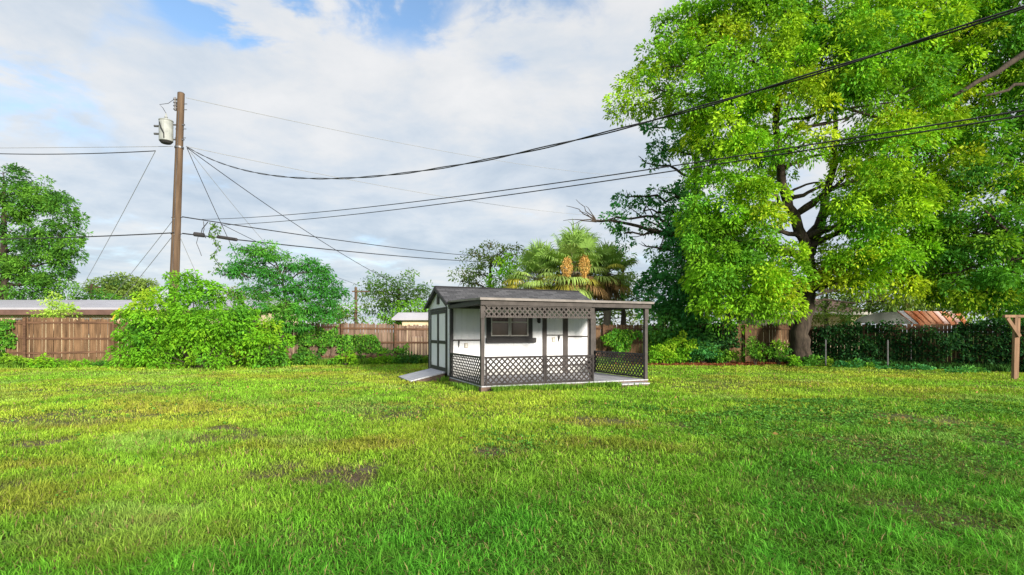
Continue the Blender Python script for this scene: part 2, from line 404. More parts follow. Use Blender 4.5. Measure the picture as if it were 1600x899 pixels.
bn = N(t, 'ShaderNodeBump'); bn.inputs['Strength'].default_value = .8; bn.inputs['Distance'].default_value = .03; L(t, noise(t, tcn.outputs['Object'], 30, 6, .7), bn.inputs['Height']); L(t, bn.outputs[0], b.inputs['Normal'])
me.polygons.foreach_set('use_smooth', [True]*len(me.polygons))
tag(link('ground', me, mg), kind='structure')

# ------------------------------------------------------------------ lawn grass
FPX = [(-160, 578), (40, 574), (180, 571), (450, 569.5), (700, 568), (1020, 567), (1240, 569), (1350, 573), (1560, 581), (1760, 588)]
FP = [gnd(*p) for p in FPX]
def fence_y(x): return np.interp(x, [p[0] for p in FP], [p[1] for p in FP])
def in_rect(x, y, o, u, v, u0, u1, v0, v1):
    dx, dy = x-o[0], y-o[1]; a = dx*u[0]+dy*u[1]; b = dx*v[0]+dy*v[1]
    return (a > u0) & (a < u1) & (b > v0) & (b < v1)
def blocked(x, y):
    return in_rect(x, y, F0, U, V_, -.02, LEN+.02, .0, DEP+WID+.05) | in_rect(x, y, F0, U, V_, -1.1, 0, DEP+.25, DEP+2.2)
def lawn_col(x, y, n):
    """yellow-green in the middle of the yard, shade on the near right painted in as darker green"""
    dry = fbm(x, y, .33, 4); fine = fbm(x, y, 2.4, 3)
    shady = np.clip((8.2-y+x*.55)/4.6, 0, 1)*.97  # foreground shade put into the blade colour, strongest at near right
    shady = np.clip(shady+(fbm(x, y, .6, 3)-.5)*1.0*(.3+shady), 0, 1)
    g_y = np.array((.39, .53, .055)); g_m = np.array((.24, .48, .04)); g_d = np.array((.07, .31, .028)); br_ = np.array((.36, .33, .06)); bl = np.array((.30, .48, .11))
    k = np.clip((dry-.36)*3.4, 0, 1)[:, None]
    c = g_m*(1-k)+g_y*k
    k2 = shady[:, None]; c = c*(1-k2*.85)+g_d*k2*.85
    kb = np.clip((fbm(x+31, y*1.3+9, .5, 5)-.56)*6, 0, .6)[:, None]*(1-k2*.8)
    c = c*(1-kb)+br_*kb
    kc = (np.clip((fbm(x-17, y*1.4+40, .5, 3)-.64)*5, 0, .5))[:, None]; c = c*(1-kc)+bl*kc
    c = c*(.55+.9*fine[:, None])
    return c*(.7+.6*rng.random((n, 1)))
V = []; C = []
for (a, b, dens, hgt, wid) in ((2.0, 3.6, 6800, .105, .0056), (3.6, 5.5, 4600, .10, .0066), (5.5, 8.5, 2500, .095, .0095), (8.5, 13, 1150, .085, .014), (13, 19, 520, .08, .021), (19, 27.5, 300, .09, .032)):
    area = 1.22*(b*b-a*a); n = int(area*dens)
    y = np.sqrt(a*a+(b*b-a*a)*rng.random(n)); x = (rng.random(n)*2-1)*1.22*y
    bb = bare(x, y); clump = fbm(x, y, 3.3 if b < 9 else 1.6, 3)
    keep = (~blocked(x, y)) & (y < fence_y(x)+.3) & (rng.random(n) > bb*.82) & (rng.random(n) < .35+clump*1.3)
    x, y, bb, clump = x[keep], y[keep], bb[keep], clump[keep]; n = len(x)
    big = fbm(x, y, .8, 3)
    h = hgt*(.35+.8*rng.random(n))*(.35+1.3*clump)*(.65+.8*big)*(1-.45*bb)
    tall = rng.random(n) < .015; h = np.where(tall, h*1.6, h)
    th = rng.random(n)*2*math.pi; lean = (.3+1.5*rng.random(n)**1.2)
    dx, dy = np.cos(th), np.sin(th); fa = th+math.pi/2+rng.normal(size=n)*.5
    wx, wy = np.cos(fa)*wid*(.6+.7*rng.random(n))/2, np.sin(fa)*wid*(.6+.7*rng.random(n))/2
    z = height(x, y)-.004
    P0 = np.stack([x, y, z], 1); D = np.stack([dx*lean, dy*lean, np.zeros(n)], 1); W = np.stack([wx, wy, np.zeros(n)], 1)
    up = np.array((0, 0, 1.)); hh = h[:, None]
    m1 = P0+up*hh*(.55-.05*lean[:, None])+D*hh*.25; m2 = P0+up*hh*(.92-.28*lean[:, None])+D*hh*.8
    v = np.stack([P0-W*.8, P0+W*.8, m1+W, m1-W, m2], 1).reshape(-1, 3)
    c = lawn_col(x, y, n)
    c = c*(1-bb[:, None]*.55)+np.array((.24, .17, .08))*bb[:, None]*.55
    dead = (rng.random(n) < .07)[:, None]; c = np.where(dead, np.array((.36, .29, .13))*(.6+.6*rng.random((n, 1))), c)
    V.append(v); C.append(c)
V = np.concatenate(V); C = np.concatenate(C); print('blades', len(C))
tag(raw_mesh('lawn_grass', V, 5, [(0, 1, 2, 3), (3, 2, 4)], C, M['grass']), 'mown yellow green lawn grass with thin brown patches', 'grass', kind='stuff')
# low broad-leaved weeds spreading through the near right of the lawn
n = 52000; y = np.sqrt(9+(11.5**2-9)*rng.random(n)); x = (rng.random(n)*2-1)*1.2*y
k = fbm(x, y, .55, 4)+np.clip((x-.5)*.06, -.2, .25)+np.clip((5-y)*.03, -.1, .1)
keep = (rng.random(n) < np.clip((k-.5)*5, 0.02, 1)) & ~blocked(x, y); x, y = x[keep], y[keep]; n = len(x)
V = []; 
base = np.stack([x, y, height(x, y)+.012+.03*rng.random(n)], 1)
for j in range(3):
    th = rng.random(n)*6.28; d = np.stack([np.cos(th), np.sin(th), .15+.4*rng.random(n)], 1)
    le = (.014+.018*rng.random(n))*np.clip(y/5, 1, 2)
    V.append(leaf_verts(base, d, le, le*.75))
cw = np.array((.10, .27, .04))*(.6+.8*rng.random((n*3, 1)))
tag(raw_mesh('lawn_weeds', np.concatenate(V), 4, [(0, 1, 2, 3)], cw, M['grass']), 'small round leaved green weeds spreading low through the lawn', 'weeds', kind='stuff')

exec_after = True
# ------------------------------------------------------------------ fences
def lerp_top(x): return np.interp(x, [-24, -20.8, -17.9, -10, -3, 6.9, 13.2, 18.3, 22], [2.12, 2.1, 2.03, 1.9, 1.84, 1.86, 1.85, 1.76, 1.75])
def fence(name, pa, label, m, lift=0, skip=()):
    """run along the polyline pa"""
    root = thing(name, (pa[0][0], pa[0][1], 0), label, 'fence')
    segs = []
    for (a, b) in zip(pa[:-1], pa[1:]):
        a = np.array((*a, 0)); b = np.array((*b, 0)); l = np.linalg.norm(b-a); k = max(1, round(l/2.45))
        for i in range(k): segs.append((a+(b-a)*i/k, a+(b-a)*(i+1)/k))
    for si, (a, b) in enumerate(segs):
        l = np.linalg.norm(b-a); d = (b-a)/l; nrm = np.array((d[1], -d[0], 0))     # towards the camera
        mb = MB(); s = 0
        dz = random.uniform(-.04, .04)
        while s < l-.02:
            wd = random.uniform(.125, .147); wd = min(wd, l-s)
            top = lerp_top(a[0]+d[0]*s)+random.uniform(-.035, .03)+dz; bot = random.uniform(.02, .06)
            tilt = random.uniform(-.006, .006); o = a+d*(s+.002)+nrm*random.uniform(-.006, .006)
            e = o+d*(wd-.008-random.choice((0, 0, 0, .006, .012)))
            ch = .022 if random.random() < .8 else .05
            pts = [o+Z*bot, e+Z*bot, e+d*tilt+Z*(top-ch*1.4), e-d*ch+Z*top, o+d*ch+Z*top, o+d*tilt+Z*(top-ch*1.4)]
            mb.poly(pts, -nrm*.018); s += wd
        mb.build('picket_panel', m, root)
        for hz in (.36, 1.02, 1.68):
            hz2 = hz+random.uniform(-.02, .02)+(lerp_top(a[0])-1.88)
            MB().bar(a+nrm*.032+Z*hz2+d*.01, b+nrm*.032+Z*(hz2+random.uniform(-.025, .025))-d*.01, .04, .088).build('rail', M['fence_rail'], root)
        MB().quadbox(a+nrm*.105+Z*(lerp_top(a[0])+.02)/2, d*.092, nrm*.092, Z*(lerp_top(a[0])+.02)).build('post', M['fence_rail'], root)
    return root
fence('wooden_fence', FP[0:3]+[((FP[2][0]+FP[3][0])/2, (FP[2][1]+FP[3][1])/2)], 'brown wooden picket fence left of the big rounded bush, before the long low house', M['fence'])
fence('wooden_fence', [((FP[2][0]+FP[3][0])/2+.02, (FP[2][1]+FP[3][1])/2)]+FP[3:5]+[(-.5, 25.25)], 'pale weathered picket fence with vines between the feathery tree and the shed', M['fence_old'])
fence('wooden_fence', [(-.45, 25.25), FP[5], FP[6]], 'reddish picket fence behind the porch and under the dark tree', M['fence'])
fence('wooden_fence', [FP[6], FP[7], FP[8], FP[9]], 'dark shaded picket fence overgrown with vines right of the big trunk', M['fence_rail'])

# ------------------------------------------------------------------ shed with porch
def loc(u, v, z): return F0+U*u+V_*v+Z*z
def wall_s(px):          # pixel column -> distance along the front wall
    C0 = F0+V_*DEP; r = (px-CX)/F
    return (r*C0[1]-C0[0])/(U[0]-r*U[1])
def wall_z(px, py):
    s = wall_s(px); return HC-(py-HY)/F*(F0+V_*DEP+U*s)[1]
def fbox(mb, u0, u1, v0, v1, z0, z1):
    return mb.quadbox(loc((u0+u1)/2, (v0+v1)/2, (z0+z1)/2), U*(u1-u0), V_*(v1-v0), Z*(z1-z0))
def bb(name, m, parent, *r):
    mb = MB()
    for q in r: fbox(mb, *q)
    return mb.build(name, M[m], parent)
shed = thing('garden_shed', tuple(loc(0, DEP, 0)), 'white garden shed with black trim, shingled gable roof and double doors on its left end', 'shed')
FZ, EZ, PZ = .27, 2.36, 2.90
D1 = DEP+WID
# walls: gables as pentagons, front and back as panels
wl = MB(); th = .06
for u0 in (0, LEN-th):
    p = [loc(u0, DEP, FZ), loc(u0, D1, FZ), loc(u0, D1, EZ), loc(u0, (DEP+D1)/2, PZ-.03), loc(u0, DEP, EZ)]
    wl.poly(p, U*th)
fbox(wl, th, LEN-th, D1-th, D1, FZ, EZ)
wl.build('wall', M['white'], shed)
# front wall in pieces around the window opening
wx0, wx1 = wall_s(767), wall_s(825.5); wz0, wz1 = wall_z(796, 525.5), 1.98
fw = MB(); DW = .16
for q in ((th, wx0, DW, EZ), (wx1, LEN-th, DW, EZ), (wx0, wx1, DW, wz0), (wx0, wx1, wz1, EZ)):
    fbox(fw, q[0], q[1], DEP, DEP+th, q[2], q[3])
fw.build('front_wall', M['white'], shed)
bb('floor', 'rim', shed, (.07, LEN-.07, DEP+.08, D1-.08, FZ-.1, FZ+.02))
for v_ in (.3, WID-.35): bb('skid', 'rim', shed, (.05, LEN-.05, DEP+v_, DEP+v_+.12, 0.0, FZ-.101))
# roof: two slabs
ov, og_ = .12, .12
rl = math.hypot(WID/2+ov, (PZ-EZ)*(WID/2+ov)/(WID/2)); slope = (PZ-EZ)/(WID/2)
for sgn, nm in ((-1, 'roof_slope'), (1, 'roof_slope')):
    rm = MB(); vm = (DEP+D1)/2; ve = vm+sgn*(WID/2+ov); ze = PZ-slope*(WID/2+ov)
    up = .075
    p = [loc(-og_, vm, PZ), loc(-og_, ve, ze), loc(-og_, ve, ze+up), loc(-og_, vm, PZ+up)]
    rm.poly(p, U*(LEN+2*og_))
    rm.build(nm, M['shingle'], shed, uvf=lambda p, vm=vm: (float(np.dot(p-F0, U)), float(abs(np.dot(p-F0, V_)-vm)*1.1)))
bb('ridge_cap', 'shingle', shed, (-og_-.005, LEN+og_+.005, (DEP+D1)/2-.09, (DEP+D1)/2+.09, PZ+.05, PZ+.085))
for u_ in (-og_-.025, LEN+og_+.002):
    rk = MB()
    for sgn in (-1, 1):
        vm = (DEP+D1)/2; ve = vm+sgn*(WID/2+ov+.01); ze = PZ-slope*(WID/2+ov+.01)
        rk.poly([loc(u_, vm, PZ-.06), loc(u_, ve, ze-.06), loc(u_, ve, ze+.06), loc(u_, vm, PZ+.06)], U*.022)
    rk.build('bargeboard', M['black'], shed)
# corner boards and gable
bb('corner_board', 'white', shed, (-.02, -.001, DEP+.02, DEP+.14, FZ-.08, EZ-.02))
bb('corner_board', 'black', shed, (-.025, -.001, D1-.09, D1+.02, FZ-.08, EZ-.08))
vt = MB(); cv = (DEP+D1)/2
vt.poly([loc(-.03, cv-.14, 2.40), loc(-.03, cv+.14, 2.40), loc(-.03, cv+.14, 2.60), loc(-.03, cv+.08, 2.70), loc(-.03, cv-.08, 2.70), loc(-.03, cv-.14, 2.60)], U*.03)
vent = vt.build('gable_vent', M['black'], shed)
vs = MB()
for i in range(5): vs.quadbox(loc(-.036, cv, 2.44+i*.045), V_*.2, U*.012+Z*.01, Z*.014)
vs.build('louver', M['taupe'], vent)
# double doors on the gable end: a dark-framed pair
dv0, dv1, dz0, dz1 = DEP+.26, DEP+2.26, FZ+.02, 2.20
dm = (dv0+dv1)/2
bb('door_frame', 'black', shed, (-.03, -.001, dv0-.07, dv0, dz0-.06, dz1+.07), (-.03, -.001, dv1, dv1+.07, dz0-.06, dz1+.07), (-.03, -.001, dv0, dv1, dz1, dz1+.07))
for (a, b) in ((dv0, dm-.004), (dm+.004, dv1)):
    door = bb('door', 'white', shed, (-.02, -.001, a+.01, b-.01, dz0, dz1-.01))
    x0, x1 = a+.01, b-.01
    bb('door_trim', 'black', door, (-.034, -.021, x0, x0+.09, dz0, dz1-.012), (-.034, -.021, x1-.09, x1, dz0, dz1-.012),
       (-.034, -.021, x0+.09, x1-.09, dz0, dz0+.11), (-.034, -.021, x0+.09, x1-.09, dz1-.12, dz1-.012), (-.034, -.021, x0+.09, x1-.09, 1.13, 1.23))
    if a == dv0: bb('handle', 'steel', door, (-.06, -.035, b-.09, b-.05, 1.14, 1.24))
    for zq in (.5, 1.2, 1.95):
        hg = MB(); fbox(hg, -.042, -.035, (a+.0 if a == dv0 else b-.1), (a+.1 if a == dv0 else b), zq, zq+.04); hg.build('hinge', M['steel'], door)
# ramp
rp = MB(); v0, v1 = DEP+.32, DEP+2.15; n = 9
for i in range(n):
    t0, t1 = i/n, (i+1)/n; a = loc(-.04-1.1*t0, (v0+v1)/2, FZ-(FZ-.035)*t0-.01); b = loc(-.04-1.1*(t1)+.008, (v0+v1)/2, FZ-(FZ-.035)*t1-.01)
    d = b-a; rp.quadbox((a+b)/2, d, V_*(v1-v0), np.cross(d/np.linalg.norm(d), V_)*.035)
ramp_o = rp.build('ramp', M['deck'], shed)
for v in (v0+.03, v1-.03):
    rs = MB(); rs.poly([loc(-.05, v, .0), loc(-1.05, v, 0.0), loc(-1.05, v, .008), loc(-.05, v, FZ-.04)], V_*.04); rs.build('stringer', M['rim'], ramp_o)
# front wall features
def strip(px, wd=.0): return wall_s(px)
YF0, YF1 = DEP-.022, DEP-.001
for (a, b) in ((847.5, 854), (879.5, 887)): bb('door_casing', 'taupe', shed, (wall_s(a), wall_s(b), YF0, YF1, FZ-.1, EZ-.1))
bb('corner_board', 'taupe', shed, (wall_s(918), wall_s(923.5), YF0, YF1, FZ-.05, EZ-.1))
bd = [bb('shelf_board', 'taupe', shed, (wall_s(703)+.1, wall_s(755), DEP-.05, DEP-.001, 1.235, 1.27)),
      bb('shelf_board', 'taupe', shed, (wall_s(854)+.002, wall_s(879.5)-.002, DEP-.05, DEP-.001, 1.385, 1.415)),
      bb('shelf_board', 'taupe', shed, (wall_s(887)+.002, wall_s(918)-.002, DEP-.03, DEP-.001, 1.33, 1.375)),
      bb('rail_board', 'taupe', shed, (wall_s(854)+.002, wall_s(879.5)-.002, YF0+.004, YF1, .38, .43)),
      bb('rail_board', 'taupe', shed, (wall_s(887)+.002, wall_s(918)-.002, YF0+.004, YF1, .38, .43))]
for px, zt in ((716.5, 1.235), (752, 1.235), (872.5, 1.385)):
    s = wall_s(px); k = MB(); fbox(k, s-.012, s+.012, DEP-.02, DEP-.001, zt-.2, zt-.001); k.poly([loc(s-.01, DEP-.02, zt-.16), loc(s-.01, DEP-.03, zt-.16), loc(s-.01, DEP-.11, zt-.012), loc(s-.01, DEP-.09, zt-.002)], U*.02)
    k.build('bracket', M['taupe'], shed)
for px, pz in ((728, 540), (864.5, 531)):
    s = wall_s(px); z = wall_z(px, pz); o_ = bb('outlet', 'outlet', shed, (s-.05, s+.05, DEP-.03, DEP-.001, z-.075, z+.075))
    bb('socket', 'vinyl', o_, (s-.026, s+.026, DEP-.035, DEP-.0305, z-.05, z+.05))
s = wall_s(841); lz = wall_z(841, 501)
lm = MB().tube([loc(s, DEP-.07, lz-.09), loc(s, DEP-.07, lz-.06), loc(s, DEP-.07, lz+.05), loc(s, DEP-.07, lz+.09)], [.035, .05, .055, .02], 10); fbox(lm, s-.04, s+.04, DEP-.02, DEP-.001, lz-.06, lz+.07)
fbox(lm, s-.012, s+.012, DEP-.06, DEP-.02, lz+.02, lz+.04); lm.build('wall_lamp', M['black'], shed)
# window
win = bb('window', 'black', shed, (wx0-.15, wx0, YF0, YF1, wz0-.1, wz1+.1), (wx1, wx1+.14, YF0, YF1, wz0-.1, wz1+.1), (wx0, wx1, YF0, YF1, wz1, wz1+.1), (wx0, wx1, YF0, YF1, wz0-.1, wz0))
bb('sill', 'black', win, (wall_s(759), wall_s(836), DEP-.10, DEP-.023, wz0-.21, wz0-.055))
wm = (wx0+wx1)/2; fr = MB()
for (a, b) in ((wx0+.002, wm-.012), (wm+.012, wx1-.002)):
    for q in ((a, a+.035, wz0+.002, wz1-.002), (b-.035, b, wz0+.002, wz1-.002), (a+.035, b-.035, wz0+.002, wz0+.035), (a+.035, b-.035, wz1-.037, wz1-.002), (a+.035, b-.035, (wz0+wz1)/2+.12, (wz0+wz1)/2+.15)):
        fbox(fr, q[0], q[1], DEP-.012, DEP+.02, q[2], q[3])
fr.build('frame', M['vinyl'], win)
for (a, b) in ((wx0+.03, wm-.045), (wm+.045, wx1-.03)): bb('pane', 'glass', win, (a, b, DEP+.022, DEP+.03, wz0+.03, wz1-.03))
bb('mullion', 'black', win, (wm-.011, wm+.011, DEP-.01, DEP+.02, wz0+.002, wz1-.002))

# porch (fixed to the shed: parts of the same thing)
DZ = .15
dk = MB(); x = -.0; nb = int(LEN/.14)
for i in range(nb):
    a = i*LEN/nb; fbox(dk, a+.004, a+LEN/nb-.004, -.03, DEP-.003, DZ-.03+random.uniform(-.002, .002), DZ+random.uniform(-.002, .002))
dk.build('deck', M['deck'], shed)
bb('rim_joist', 'rim', shed, (-.0, LEN, -.0, .04, 0, DZ-.034), (0, .04, .04, DEP-.01, 0, DZ-.034), (LEN-.04, LEN, .04, DEP-.01, 0, DZ-.034))
stp = bb('porch_step', 'deck', shed, (3.9, 4.84, -.36, -.04, .055, .085)); bb('riser', 'rim', stp, (3.92, 4.82, -.33, -.05, -.02, .054))
# posts
PS = .09; RZ = 2.20
for (u, v, m_) in ((0, 0, 'taupe'), (3.16, 0, 'taupe'), (LEN-PS, 0, 'taupe'), (0, DEP-.1, 'black'), (LEN-PS, DEP-.1, 'taupe')):
    po = bb('post', m_, shed, (u, u+PS, v, v+PS, DZ+.003, RZ))
    if v == 0: bb('post_cap', m_, po, (u-.018, u+PS+.018, v-.02, v-.001, RZ-.36, RZ))
# roof of the porch
RT = 2.34; rs_ = .01
pr = MB(); pr.poly([loc(-.06, -.12, RT-.035), loc(-.06, DEP-.02, RT+.05), loc(-.06, DEP-.02, RT+.08), loc(-.06, -.12, RT-.005)], U*(LEN+.14)); pr.build('porch_roof', M['shingle'], shed, uvf=lambda p: (float(np.dot(p-F0, U)), float(np.dot(p-F0, V_))))
bb('drip_edge', 'drip', shed, (-.085, LEN+.105, -.165, -.121, RT-.045, RT+.015))
sdp = MB(); sdp.poly([loc(-.085, -.12, RT-.04), loc(-.085, DEP-.13, RT+.04), loc(-.085, DEP-.13, RT+.085), loc(-.085, -.12, RT+.012)], U*.022); sdp.build('drip_edge', M['drip'], shed)
fz = RT-.165
bb('front_beam', 'taupe', shed, (-.04, LEN*.63, -.09, -.045, fz, RT-.045), (LEN*.63+.006, LEN+.06, -.09, -.045, fz-.003, RT-.045))
bb('side_beam', 'black', shed, (-.045, -.003, -.04, DEP-.01, fz+.02, RT-.04)); bb('side_beam', 'black', shed, (LEN+.003, LEN+.045, -.04, DEP-.01, fz+.02, RT-.04))
rf = MB()
for i in range(11): u = .2+i*(LEN-.4)/10; fbox(rf, u-.02, u+.02, .1, DEP-.06, RT-.13, RT-.037)
rf.build('rafter', M['black'], shed)
bb('ledger', 'black', shed, (.02, LEN-.02, DEP-.055, DEP-.023, RT-.13, RT+.03))
# lattice
def lattice(name, p0, du, length, z0, z1, nrm, m, sp=.108, wd=.041, parent=shed, ph=0.0):
    mb = MB(); Hh = z1-z0
    def clip(sx, sgn):
        # strip at 45 deg: x = sx + sgn*z
        pts = []
        a0 = (sx, 0.0); a1 = (sx+sgn*Hh, Hh)
        t0, t1 = 0.0, 1.0; x0, x1 = a0[0], a1[0]; dx = x1-x0
        for lim, side in ((0, 1), (length, -1)):
            q0 = (x0-lim)*side; q1 = (x1-lim)*side
            if q0 < 0 and q1 < 0: return None
            if q0 < 0: t0 = max(t0, -q0/(q1-q0))
            if q1 < 0: t1 = min(t1, q0/(q0-q1))
        if t1-t0 < .03: return None
        return (x0+dx*t0, Hh*t0), (x0+dx*t1, Hh*t1)
    k = sp*math.sqrt(2)
    for layer, sgn in ((0, 1), (1, -1)):
        s = (-Hh if sgn > 0 else 0)-k+ph
        while s < length+Hh+k:
            c = clip(s, sgn)
            if c:
                a = p0+du*c[0][0]+Z*(z0+c[0][1])+nrm*(.008*layer); b = p0+du*c[1][0]+Z*(z0+c[1][1])+nrm*(.008*layer)
                mb.bar(a, b, .0075, wd, up=np.cross(nrm, (b-a)/np.linalg.norm(b-a)))
            s += k
    return mb.build(name, M[m], parent)
def lat_panel(p0, du, length, z0, z1, nrm, m, cap=.05, **k):
    o = lattice('lattice', p0, du, length, z0, z1, nrm, m, **k)
    f = MB()
    f.quadbox(p0+du*length/2+Z*(z1+cap/2)+nrm*.004, du*length, nrm*.06, Z*cap); f.build('top_rail', M[m], o)
    f = MB().quadbox(p0+du*length/2+Z*(z0-.025)+nrm*.004, du*length, nrm*.045, Z*.05); f.build('bottom_rail', M[m], o)
    f = MB()
    for q in (0.024, length-.024): f.quadbox(p0+du*q+Z*(z0+z1)/2+nrm*.02, du*.048, nrm*.016, Z*(z1-z0-.002))
    f.build('stile', M[m], o)
    return o
NF = -V_; NL = -U
lat_panel(loc(PS+.004, -.022, 0), U, 1.66, DZ+.06, .83, NF, 'lat')
lat_panel(loc(PS+1.67, -.022, 0), U, 3.16-PS-1.60, DZ+.06, .83, NF, 'lat', ph=.03)
lat_panel(loc(.04, PS+.004, 0), V_, DEP-.2, DZ+.04, .83, NL, 'black')
lat_panel(loc(LEN-.05, PS+.004, 0), V_, DEP-.2, DZ+.07, .83, U, 'black')
lo = lattice('lattice_valance', loc(PS+.004, -.03, 0), U, 3.16-PS-.006, 1.90, fz-.035, NF, 'taupe', sp=.1, wd=.04)
bb('valance_trim', 'taupe', lo, (PS+.004, 3.158, -.06, -.02, 1.865, 1.90), (PS+.004, 3.158, -.06, -.02, fz-.035, fz-.003))
lo['label'] = 'narrow lattice strip under the porch eave'

# ------------------------------------------------------------------ utility pole with its fittings
PY = 24.0
pb = np.array(pt(268, 519, PY)); pb[2] = 0; ptop = np.array(pt(283, 146, PY))
pole = thing('utility_pole', tuple(pb), 'tall brown wooden utility pole rising behind the rounded bush', 'utility pole')
def pol(py): t = ((HC-(py-HY)/F*PY))/ptop[2]; return pb+(ptop-pb)*t
MB().tube([pb+(ptop-pb)*t for t in (0, .25, .5, .75, 1)], [.215, .2, .18, .162, .145], 14).build('shaft', M['pole'], pole, smooth=False)
MB().tube([pb+(ptop-pb)*t+np.array((.03, -.22+.06*t, 0)) for t in (.0, .25, .5, .75, .93)], .011, 5).build('ground_wire', M['steel'], pole)
MB().box(pol(520)+np.array((-.02, -.2, -.1)), .16, .012, .22).build('tag_plate', M['steel'], pole)
for py in (340, 366): MB().tube([pol(py)+np.array((-.23, -.02, 0)), pol(py)+np.array((.27, -.02, 0))], .022, 6).build('bolt', M['steel'], pole)
MB().tube([pol(231)+Z*.04, pol(231)-Z*.04], [.19, .19], 14).build('band', M['steel'], pole)
MB().tube([pol(147.5)+Z*.02, pol(146.5)+Z*.04], [.15, .12], 12).build('pole_cap', M['steel'], pole)
co_ = MB().tube([pol(165)+np.array((-.22, -.03, -.25)), pol(165)+np.array((-.24, -.03, .35))], .05, 8)
for z in (-.2, -.05, .1, .25): co_.tube([pol(165)+np.array((-.225, -.03, z)), pol(165)+np.array((-.227, -.03, z+.03))], .085, 8)
co_.bar(pol(165)+np.array((-.22, -.02, .05)), pol(165)+np.array((0, -.02, .05)), .04, .04)
co_.build('fuse_cutout', M['steel'], pole)
for py in (196, 219):
    br_ = MB(); br_.bar(pol(py)+np.array((-.5, -.05, 0)), pol(py)+np.array((.25, -.05, 0)), .05, .06); br_.build('bracket', M['steel'], pole)
for py in (163, 172, 202, 216):
    br_ = MB(); br_.tube([pol(py)+np.array((-.2, -.02, 0)), pol(py)+np.array((.3, -.02, 0))], .018, 6); br_.build('bolt', M['steel'], pole)
tcx = np.array(pt(259.5, 205, PY-.25)); tr = thing('transformer', tuple(tcx), 'pale grey cylindrical transformer mounted on the left of the utility pole', 'transformer')
MB().tube([tcx+Z*z for z in (-.48, -.46, .42, .44)], [.24, .28, .28, .26], 20).build('tank', M['tcan'], tr)
MB().tube([tcx+Z*z for z in (.442, .48, .53, .55)], [.29, .29, .18, .02], 20).build('lid', M['tcan'], tr)
MB().tube([tcx+Z*z for z in (-.56, -.483)], [.2, .26], 20).build('base_ring', M['black'], tr)
bu = MB().tube([tcx+Z*.5, tcx+Z*.58, tcx+Z*.62, tcx+Z*.68, tcx+Z*.8], [.07, .04, .075, .04, .02], 10); bu.build('bushing', M['tcan'], tr)
for dz in (.2, -.15):
    MB().tube([tcx+np.array((-.3, -.05, dz)), tcx+np.array((-.5, -.05, dz+.01))], .05, 8).build('terminal', M['steel'], tr)
MB().tube([tcx+np.array((-.1, -.31, .3)), tcx+np.array((.0, -.36, .05)), tcx+np.array((.12, -.34, -.2)), tcx+np.array((.1, -.3, -.4))], .022, 6).build('lead', M['cable'], tr)
MB().tube([tcx+Z*.8, tcx+np.array((-.15, 0, 1.05)), tcx+np.array((-.3, 0, 1.2)), tcx+np.array((.1, 0, 1.25)), pol(165)+np.array((-.24, -.03, .3))], .012, 5).build('jumper', M['cable'], tr)

# ------------------------------------------------------------------ overhead wires (hanging parabolas between real ends)
GW = 'overhead wires and cables'
def cable(name, A, B, sag, r, m, label, n=40, twist=0, parent=None):
    A, B = np.array(A, float), np.array(B, float); mb = MB(); pts = []
    for i in range(n+1):
        t = i/n; p = A+(B-A)*t-Z*sag*4*t*(1-t); pts.append(p)
    if twist:
        for ph in range(2):
            q = []; K = n*4
            for i in range(K+1):
                t = i/K; p = A+(B-A)*t-Z*sag*4*t*(1-t); an = t*twist*6.28+ph*math.pi; q.append(p+np.array((0, .6*math.cos(an)*r, math.sin(an)*r)))
            mb.tube(q, r*.75, 5)
    else: mb.tube(pts, r, 6)
    o = mb.build(name, M[m], None, origin=tuple(A)); tag(o, label, 'cable' if m == 'cable' else 'wire', GW); return o
AT = lambda px, py, Y=PY-.2: np.array(pt(px, py, Y))
def fit(A, pts, Bpx, grid):
    """find end depth and sag so that the hanging curve passes the seen points"""
    best = None
    for d in grid:
        B = np.array(pt(*Bpx, d))
        for sag in np.linspace(0, 2.5, 51):
            t = np.linspace(0, 1, 120)[:, None]; P = A+(B-A)*t-Z*sag*4*t*(1-t)
            sx = CX+F*P[:, 0]/P[:, 1]; sy = HY-F*(P[:, 2]-HC)/P[:, 1]
            e = sum((np.interp(a, sx, sy)-b)**2 for a, b in pts)
            if best is None or e < best[0]: best = (e, B, sag)
    print('fit', best[0], best[1], best[2]); return best[1], best[2]
A = AT(291, 229)
B, sg = fit(A, [(345, 262), (450, 277), (540, 276.5), (620, 270), (800, 240), (960, 203), (1100, 168), (1300, 107), (1600, 13)], (1750, -38), np.linspace(4, 20, 33))
cable('service_cable', A, B, sg, .0145, 'cable', 'thickest twisted black cable sweeping from the pole across the sky to the upper right corner', twist=150)
A = AT(316, 343); B, sg = fit(A, [(430, 349), (700, 311), (1015, 263), (1300, 217), (1600, 171)], (1720, 153), np.linspace(6, 24, 30))
cable('service_cable', A, B, sg, .0105, 'cable', 'upper of the two near parallel cables crossing in front of the big tree')
A = AT(345, 352); B, sg = fit(A, [(430, 356), (700, 319), (1015, 268), (1300, 223), (1600, 178)], (1720, 161), np.linspace(6, 24, 30))
cable('service_cable', A, B, sg, .0105, 'cable', 'lower of the two near parallel cables crossing in front of the big tree')
cable('power_line', AT(291, 153), pt(1060, 277, 75), 1.1, .013, 'wire', 'thin high wire running right from the very top of the utility pole')
cable('power_line', AT(291, 229), pt(1060, 337, 75), 1.3, .013, 'wire', 'thin pale wire running right from below the transformer')
cable('communication_cable', AT(285, 339), pt(800, 404, 60), .3, .024, 'cable', 'upper of the two black cables running right toward the palm')
cable('communication_cable', AT(285, 365), pt(800, 411, 60), .25, .028, 'cable', 'lower black cable with splice cases running right toward the palm')
cable('communication_cable', AT(272, 364), pt(-160, 374, 30), .12, .026, 'cable', 'low black cable running left from the pole past the left tree')
